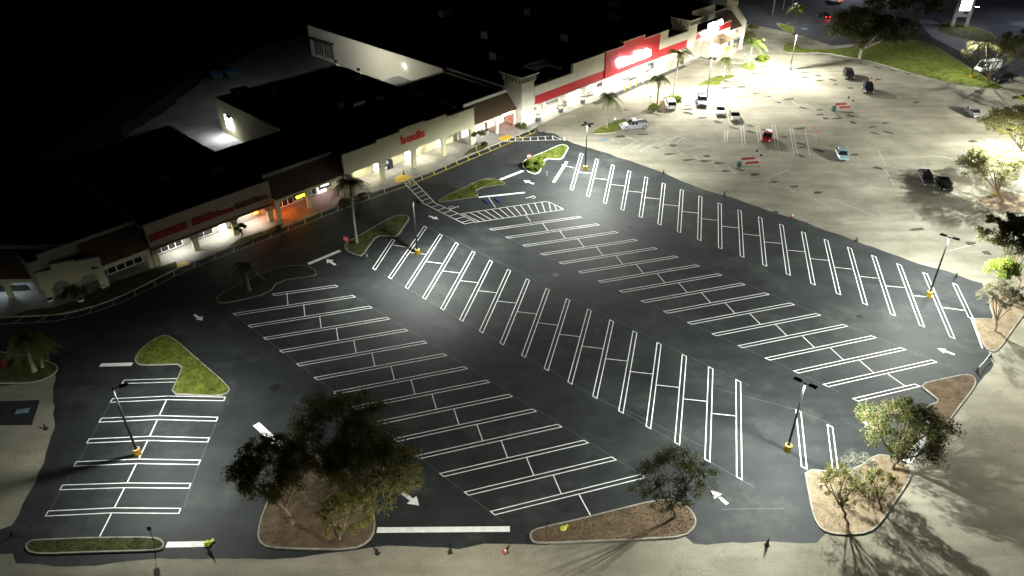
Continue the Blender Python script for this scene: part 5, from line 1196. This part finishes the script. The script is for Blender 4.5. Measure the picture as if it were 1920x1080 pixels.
for row, (s, t, n) in enumerate(((52.5,5.2,9),(53.0,4.2,9),(67.5,5.0,10),(68.2,4.0,10),(75.5,4.8,7),(43.9,4.2,3))):
    for k in range(n):
        p = W(s+k*.32, t, .15); nc += 1
        lb = f"shopping cart {['at the head','second','third','fourth','fifth','sixth','seventh','eighth','ninth','tenth'][k]} in the {['back','front','back','front','only','short'][row]} nested row {['right of the arches','right of the arches','under the glowing sign','under the glowing sign','by the tall palm','inside the second arch'][row]}"
        if not used: c0.location = p; c0.rotation_euler.z = PHI; c0['label'] = lb; used = True
        else: copy_thing(c0, p, PHI, lb)
# display racks, benches and bins along the walkway
def box_thing(name, cat, s, t, dims, mats, label, rz=PHI, z=.15):
    e = thing(name, label, cat, W(s, t, z), rz); lx, ly, lz = dims
    b = MB().cbox(0,0,0,lx,ly,lz*.82); b.build('cabinet', mats[0], e); MB().cbox(0,0,lz*.82+.002,lx*.92,ly*.92,lz*.16).build('top', mats[1], e)
    MB().cbox(0,-ly/2-.012,lz*.2,lx*.8,.02,lz*.5).build('front_panel', mats[2], e)
box_thing('vending_machine', 'vending machine', 1.6, 6.2, (1.0,.7,1.7), ('car_navy','dark_metal','glass_dark'), 'dark vending machine under the second arch of the cream store')
box_thing('display_rack', 'rack', .2, 6.3, (1.6,.5,.9), ('grey_metal','dark_metal','white_metal'), 'low rack left of the dark vending machine')
box_thing('litter_bin', 'bin', 23.9, 4.6, (.6,.6,1.1), ('grey_metal','dark_metal','grey_metal'), 'grey litter bin beside the column of the brown-roofed shop')
box_thing('ice_chest', 'ice chest', 59.5, 5.9, (2.4,.8,1.9), ('white_metal','white_metal','glass_dark'), 'white ice chest before the supermarket windows')
box_thing('plant_display', 'display', 45.6, 4.3, (2.0,.9,1.0), ('bin_green','leaf_green','grey_metal'), 'green plant display under the second supermarket arch')
box_thing('drink_machine', 'vending machine', 78.8, 5.6, (1.4,.9,1.9), ('bin_green','white_metal','glass_dark'), 'dark green machine near the tall palm head')
e = thing('traffic_cone', 'single dark cone standing behind the yellow ramp mat', 'cone', G(757,327,.15), 0); MB().lathe([(.03,.17),(.45,.09),(.9,.03)], n=12).build('cone_body', 'bin_green', e); MB().cbox(0,0,0,.4,.4,.04).build('cone_base', 'rubber', e)
for i, (x, y) in enumerate(((96,566),(153,566),(196,540))):
    e = thing('planter', ['pale planter at the left foot of the corner gable', 'pale planter in front of the spiky bush', 'pale planter at the right foot of the corner gable'][i], 'planter', G(x, y), .3, 'planters by the corner shop'); MB().lathe([(0,.3),(.45,.42),(.5,.42),(.5,.34),(.42,.34)], n=12).build('pot', 'stucco_white', e); MB().lathe([(.42,.33),(.46,.2)], n=10).build('soil', 'mulch', e)
# roadside pylon sign
pb = G(1785,50); pc = G(1811,50); d = pc-pb
e = thing('pylon_sign', 'tall white roadside pylon sign on two legs, glowing face', 'sign', pb, math.atan2(d.y, d.x)); L = d.length
for x in (0, L): 
    o = MB().cbox(x,0,.3,.75,.6,9.5).build('leg', 'white_metal', e); MB().cbox(x,0,0,.9,.75,.8).build('leg_base', 'stucco_cream', o)
MB().box(.376, L-.376, -.2, .2, 2.6, 9.4).build('sign_cabinet', 'white_metal', e); fc = MB().box(.6, L-.5, -.28, -.202, 4.4, 9.2).build('sign_face', 'glow_soft', e); MB().box(L*.5, L-.7, -.27, -.202, 3.5, 4.0).build('lower_plate', 'dark_metal', e)
h = MB().cbox(L+1.2,0,5.3,1.3,.6,.25).tube([(L+.3,0,5.2),(L+1,0,5.35)], .05, 5).build('sign_floodlight', 'dark_metal', e); MB().cbox(L+1.2,0,5.26,1.0,.45,.03).build('lens', 'lens_white', h)
light('SPOT', 'sign_floodlight_beam', (L+1.8, -.3, 5.2), 5200, (.85,.92,1), e, .1, 24, (0, R(-76), R(12)), .9)

# ------------------------------------------------------------------ night sky and exposure
w = bpy.data.worlds.new('World'); SC.world = w; w.use_nodes = True
nt = w.node_tree; bg = nt.nodes['Background']
sky = nt.nodes.new('ShaderNodeTexSky'); sky.sky_type = 'NISHITA'; sky.sun_disc = False
sky.sun_elevation = R(-6); sky.sun_rotation = R(300)
nt.links.new(sky.outputs[0], bg.inputs['Color']); bg.inputs['Strength'].default_value = .05
SC.view_settings.view_transform = 'Standard'; SC.view_settings.look = 'None'; SC.view_settings.exposure = 2.25; SC.view_settings.gamma = 1
SC.cycles.use_light_tree = True
SC.cycles.max_bounces = 5; SC.cycles.diffuse_bounces = 3
